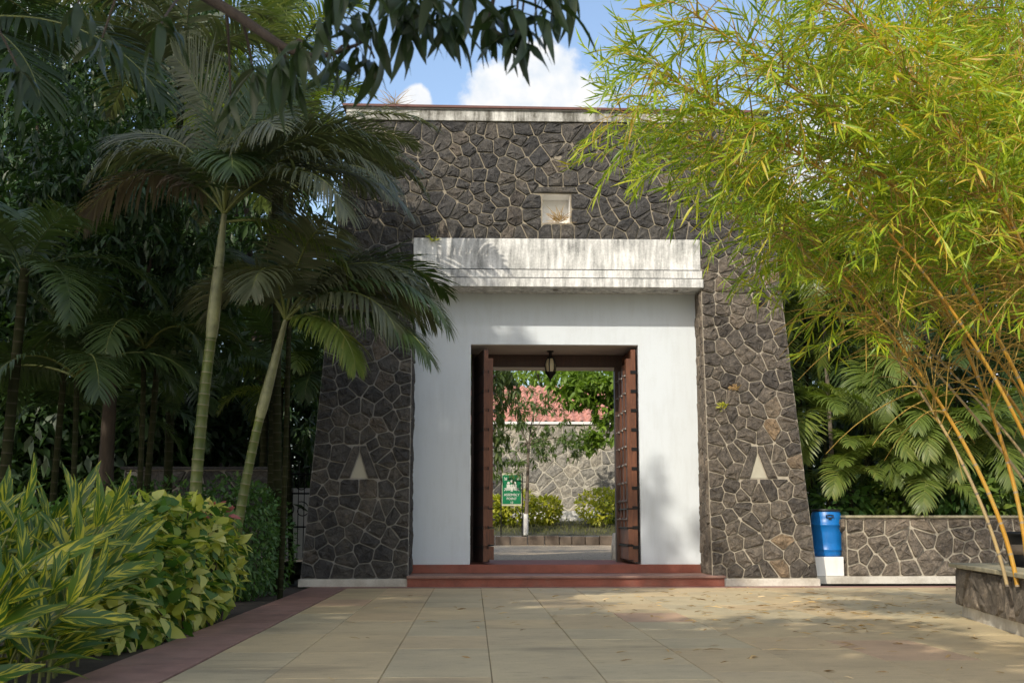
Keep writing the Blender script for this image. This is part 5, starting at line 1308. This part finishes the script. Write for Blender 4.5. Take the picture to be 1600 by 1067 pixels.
shrub('dark_shrub', 'dark leafy shrub behind the striped ginger at the left edge', 'shrub', (-4.6, 12.2, -.03), [((-4.3, 12.4, .6), (.6, .7, .6)), ((-5.0, 12.0, .6), (.6, .7, .7)), ((-4.0, 13.4, .6), (.5, .6, .6))], M['hedge'], 3500, .12, 104, 0, OVAL, 8)
for k, (px, Y, rr_, lab) in enumerate(((805, 45.0, .8, 'yellow green shrub behind the assembly sign'), (850, 45.6, .65, 'small yellow green shrub beside the whitewashed trunk'), (935, 45.0, .82, 'bright yellow green shrub at the right of the doorway view'), (770, 45.2, .65, 'yellow green shrub next to the left door leaf'), (958, 46.4, .7, 'pale shrub against the rubble wall at the right'))):
    c = at(px, 790, Y); shrub('yellow_shrub', lab, 'shrub', (float(c[0]), Y, .9), [((float(c[0]), Y, .9 + rr_ * .9), (rr_, rr_ * .8, rr_ * .8)), ((float(c[0]) + .25, Y, .9 + rr_ * 1.2), (rr_ * .6, rr_ * .6, rr_ * .5))], M['yellow_shrub'] if k != 4 else M['tree_light'], 1100, .16, 110 + k, 0, OVAL, 6, 0, 'shrubs in the bed beyond the doorway')
for k, (px, py, Y, lab) in enumerate(((1310, 790, 21.9, 'leafy shrub at the near end of the planter wall'), (1400, 775, 22.0, 'leafy shrub in the middle of the planter'), (1490, 770, 21.9, 'leafy shrub behind the leaning culms'), (1545, 775, 21.8, 'leafy shrub at the right end of the planter wall'))):
    c = at(px, py, Y); shrub('leafy_shrub', lab, 'shrub', (float(c[0]), Y, .4), [((float(c[0]), Y, float(c[2])), (.55, .4, .45)), ((float(c[0]) + .3, Y + .3, float(c[2]) + .2), (.5, .4, .5))], M['tree_light'] if k % 2 else M['hedge'], 500, .2, 120 + k, 0, OVAL, 6, .3, 'shrubs along the planter wall')

# striped shell ginger: each cane with its leaves
GL = []
for i in range(5):
    V, Q, UV = leaf_t(.20 + .025 * (i % 3), 9, .35, .06 + .10 * i, wave=.02 * i)
    me = np_mesh('leaf', V, Q, attrs={'tint': np.full(len(V), .15 + .17 * i), 'luv': UV}, smooth=True); me.materials.append(M['ginger']); GL.append(me)
rg = random.Random(55); gr = np.random.default_rng(55)
spots = [(-2.85, 8.2), (-3.0, 8.8), (-2.95, 9.3), (-3.3, 8.5), (-3.35, 9.2), (-3.5, 9.9), (-3.15, 9.9), (-3.7, 9.0), (-3.8, 9.7), (-2.9, 8.5), (-3.2, 8.0), (-3.55, 8.0), (-3.05, 10.3), (-3.9, 10.4), (-2.8, 7.8), (-3.1, 7.5), (-3.55, 10.6)]
clumps = {}
for k, (gx_, gy_) in enumerate(spots + [(-3.3, 8.2), (-3.75, 8.5), (-3.05, 9.05), (-4.1, 9.4), (-3.35, 9.6)]):
    key = 'near' if gy_ < 8.3 else 'shrub' if gx_ > -3.25 and gy_ > 9.2 else 'edge' if gx_ < -3.6 else 'border'
    if key not in clumps:
        clumps[key] = thing('ginger_clump', {'near': 'low striped ginger in the lower left corner, nearest the camera', 'shrub': 'striped ginger right beside the variegated shrub', 'edge': 'tall striped ginger at the left edge of the picture', 'border': 'striped ginger leaning over the red border'}[key], 'plant', (gx_, gy_, -.03), 'striped ginger plants')
    th = clumps[key]
    for s_ in range(3):
        H_ = rg.uniform(.7, 1.12) if gy_ > 8.3 else rg.uniform(.35, .75); a = rg.uniform(-1.0, 1.0); le = rg.uniform(.1, .45)
        b = np.array([gx_ + rg.uniform(-.15, .15), gy_ + rg.uniform(-.15, .15), -.03]); t = b + np.array([math.cos(a) * le, math.sin(a) * le * .6, H_])
        P = bez([b, b + [0, 0, H_ * .6], t], 12)
        MB().tube(P, np.linspace(.012, .006, 12), 6, cap=False).build('cane', M['stem_green'], th, True)
        nl = rg.randint(6, 8); pa = rg.uniform(-.6, .6)
        for q in range(nl):
            f = .18 + .80 * q / (nl - 1); p = np.array([np.interp(f, np.linspace(0, 1, 12), P[:, i]) for i in range(3)])
            T = unit(P[min(11, int(f * 11) + 1)] - P[max(0, int(f * 11) - 1)]); sd = pa + (math.pi if q % 2 else 0) + rg.uniform(-.35, .35)
            sidev = np.array([math.cos(sd), math.sin(sd), 0]); d = unit(T * rg.uniform(.3, 1.2) * (.5 + f * .9) + sidev * rg.uniform(.35, .8) + gr.normal(0, .15, 3) + np.array([.28, 0, .1]))
            Rm = frames(d[None], (T * .6 + gr.normal(0, .3, 3) - sidev * .6 + np.array([0, -.5, 0]))[None])[0]; sz = rg.uniform(.32, .54)
            o = bpy.data.objects.new('leaf', rg.choice(GL)); m4 = Matrix.Identity(4)
            for a_ in range(3):
                for b_ in range(3): m4[a_][b_] = float(Rm[a_][b_] * sz)
                m4[a_][3] = float(p[a_])
            link(o, th); o.matrix_basis = m4

# ================================================================= SMALL THINGS
rng = np.random.default_rng(8)
# fallen bamboo leaves on the paving
L = Leaves(); T = leaf_t(.17, 3, .3, .15)
n = 620; P = np.stack([np.concatenate([rng.normal(4.6, 1.7, 470), rng.uniform(-1.5, 9, 150)]), np.concatenate([rng.normal(14.6, 2.4, 470), rng.uniform(7, 19.6, 150)]), np.full(n, .006)], 1)
ok = (P[:, 1] < 19.7) & (P[:, 1] > 6.5) & ~((P[:, 0] > 4.2) & (P[:, 1] < 13.6) & (P[:, 0] - 5.33 > (P[:, 1] - 13.53) * .177 - .25)); P = P[ok]
a = rng.normal(0, .6, len(P)) + np.where(rng.random(len(P)) < .5, 0, math.pi); d = np.stack([np.cos(a), np.sin(a), rng.normal(0, .08, len(P))], 1)
P[:, 2] += .006
L.add(T, d, np.array([0, 0, 1.0]) + rng.normal(0, .25, (len(P), 3)), P, rng.uniform(.05, .2, len(P)), rng.random(len(P)))
o = mesh_obj('fallen_leaves', L.mesh('fallen_leaves', M['dry_leaf'])); setp(o, 'dry bamboo leaves scattered over the paving', 'leaves', kind='stuff')
def tuft(name, label, c, n, ln, mat, seed, spread=.8, drop=0.0, w=.05):
    rng = np.random.default_rng(seed); L = Leaves(); T = leaf_t(w, 3, .1, .5)
    d = unit(np.stack([rng.normal(0, spread, n), rng.normal(-.3, spread * .6, n), rng.uniform(.2, 1, n) - drop], 1))
    L.add(T, d, np.array([0, -1.0, .2]) + rng.normal(0, .4, (n, 3)), np.asarray(c) + rng.normal(0, .03, (n, 3)), ln * rng.uniform(.4, 1.2, n), rng.random(n))
    o = mesh_obj(name, L.mesh(name, mat)); return setp(o, label, 'plant')
tuft('dry_weed', 'dry straw coloured weed growing in the square niche', (1.48, 20.52, WZ0 + .03), 70, .24, M['dry_grass'], 1, .9, .15)
tuft('roof_weed', 'thin dry weeds on the roof edge at the upper left', (float(at(615, 172, 20.6)[0]), 20.65, ZT + .27), 60, .34, M['dry_grass'], 2, .9, 0, .03)
for k, (px, py, lab) in enumerate(((1128, 636, 'small yellow green weed on the sunlit pier'), (1145, 607, 'tiny orange weed on the sunlit pier'), (1183, 470, 'small weed high on the sunlit pier'), (676, 373, 'tiny weed on top of the white beam'))):
    c = at(px, py, 20.3); c[1] = fy(c[2]) - .05
    tuft('wall_weed', lab, c, 22, .10, M['yellow_shrub'] if k != 1 else M['dry_grass'], 20 + k, .9, .2, .3)
# lawn in the bed beyond the doorway
n = 4200; L = Leaves(); T = leaf_t(.10, 2, .2, .3)
P = np.stack([rng.uniform(-1.5, 8, n), rng.uniform(42.3, 47.5, n), np.zeros(n)], 1); P[:, 2] = .60 + (P[:, 1] - 42.15) / 7.35 * .75
L.add(T, unit(np.stack([rng.normal(0, .4, n), rng.normal(0, .4, n), np.ones(n)], 1)), rdir(rng, n), P, rng.uniform(.07, .2, n), rng.random(n))
o = mesh_obj('lawn', L.mesh('lawn', M['grass'])); setp(o, 'dry grass in the bed beyond the doorway', 'grass', kind='stuff')
bpy.context.view_layer.update()
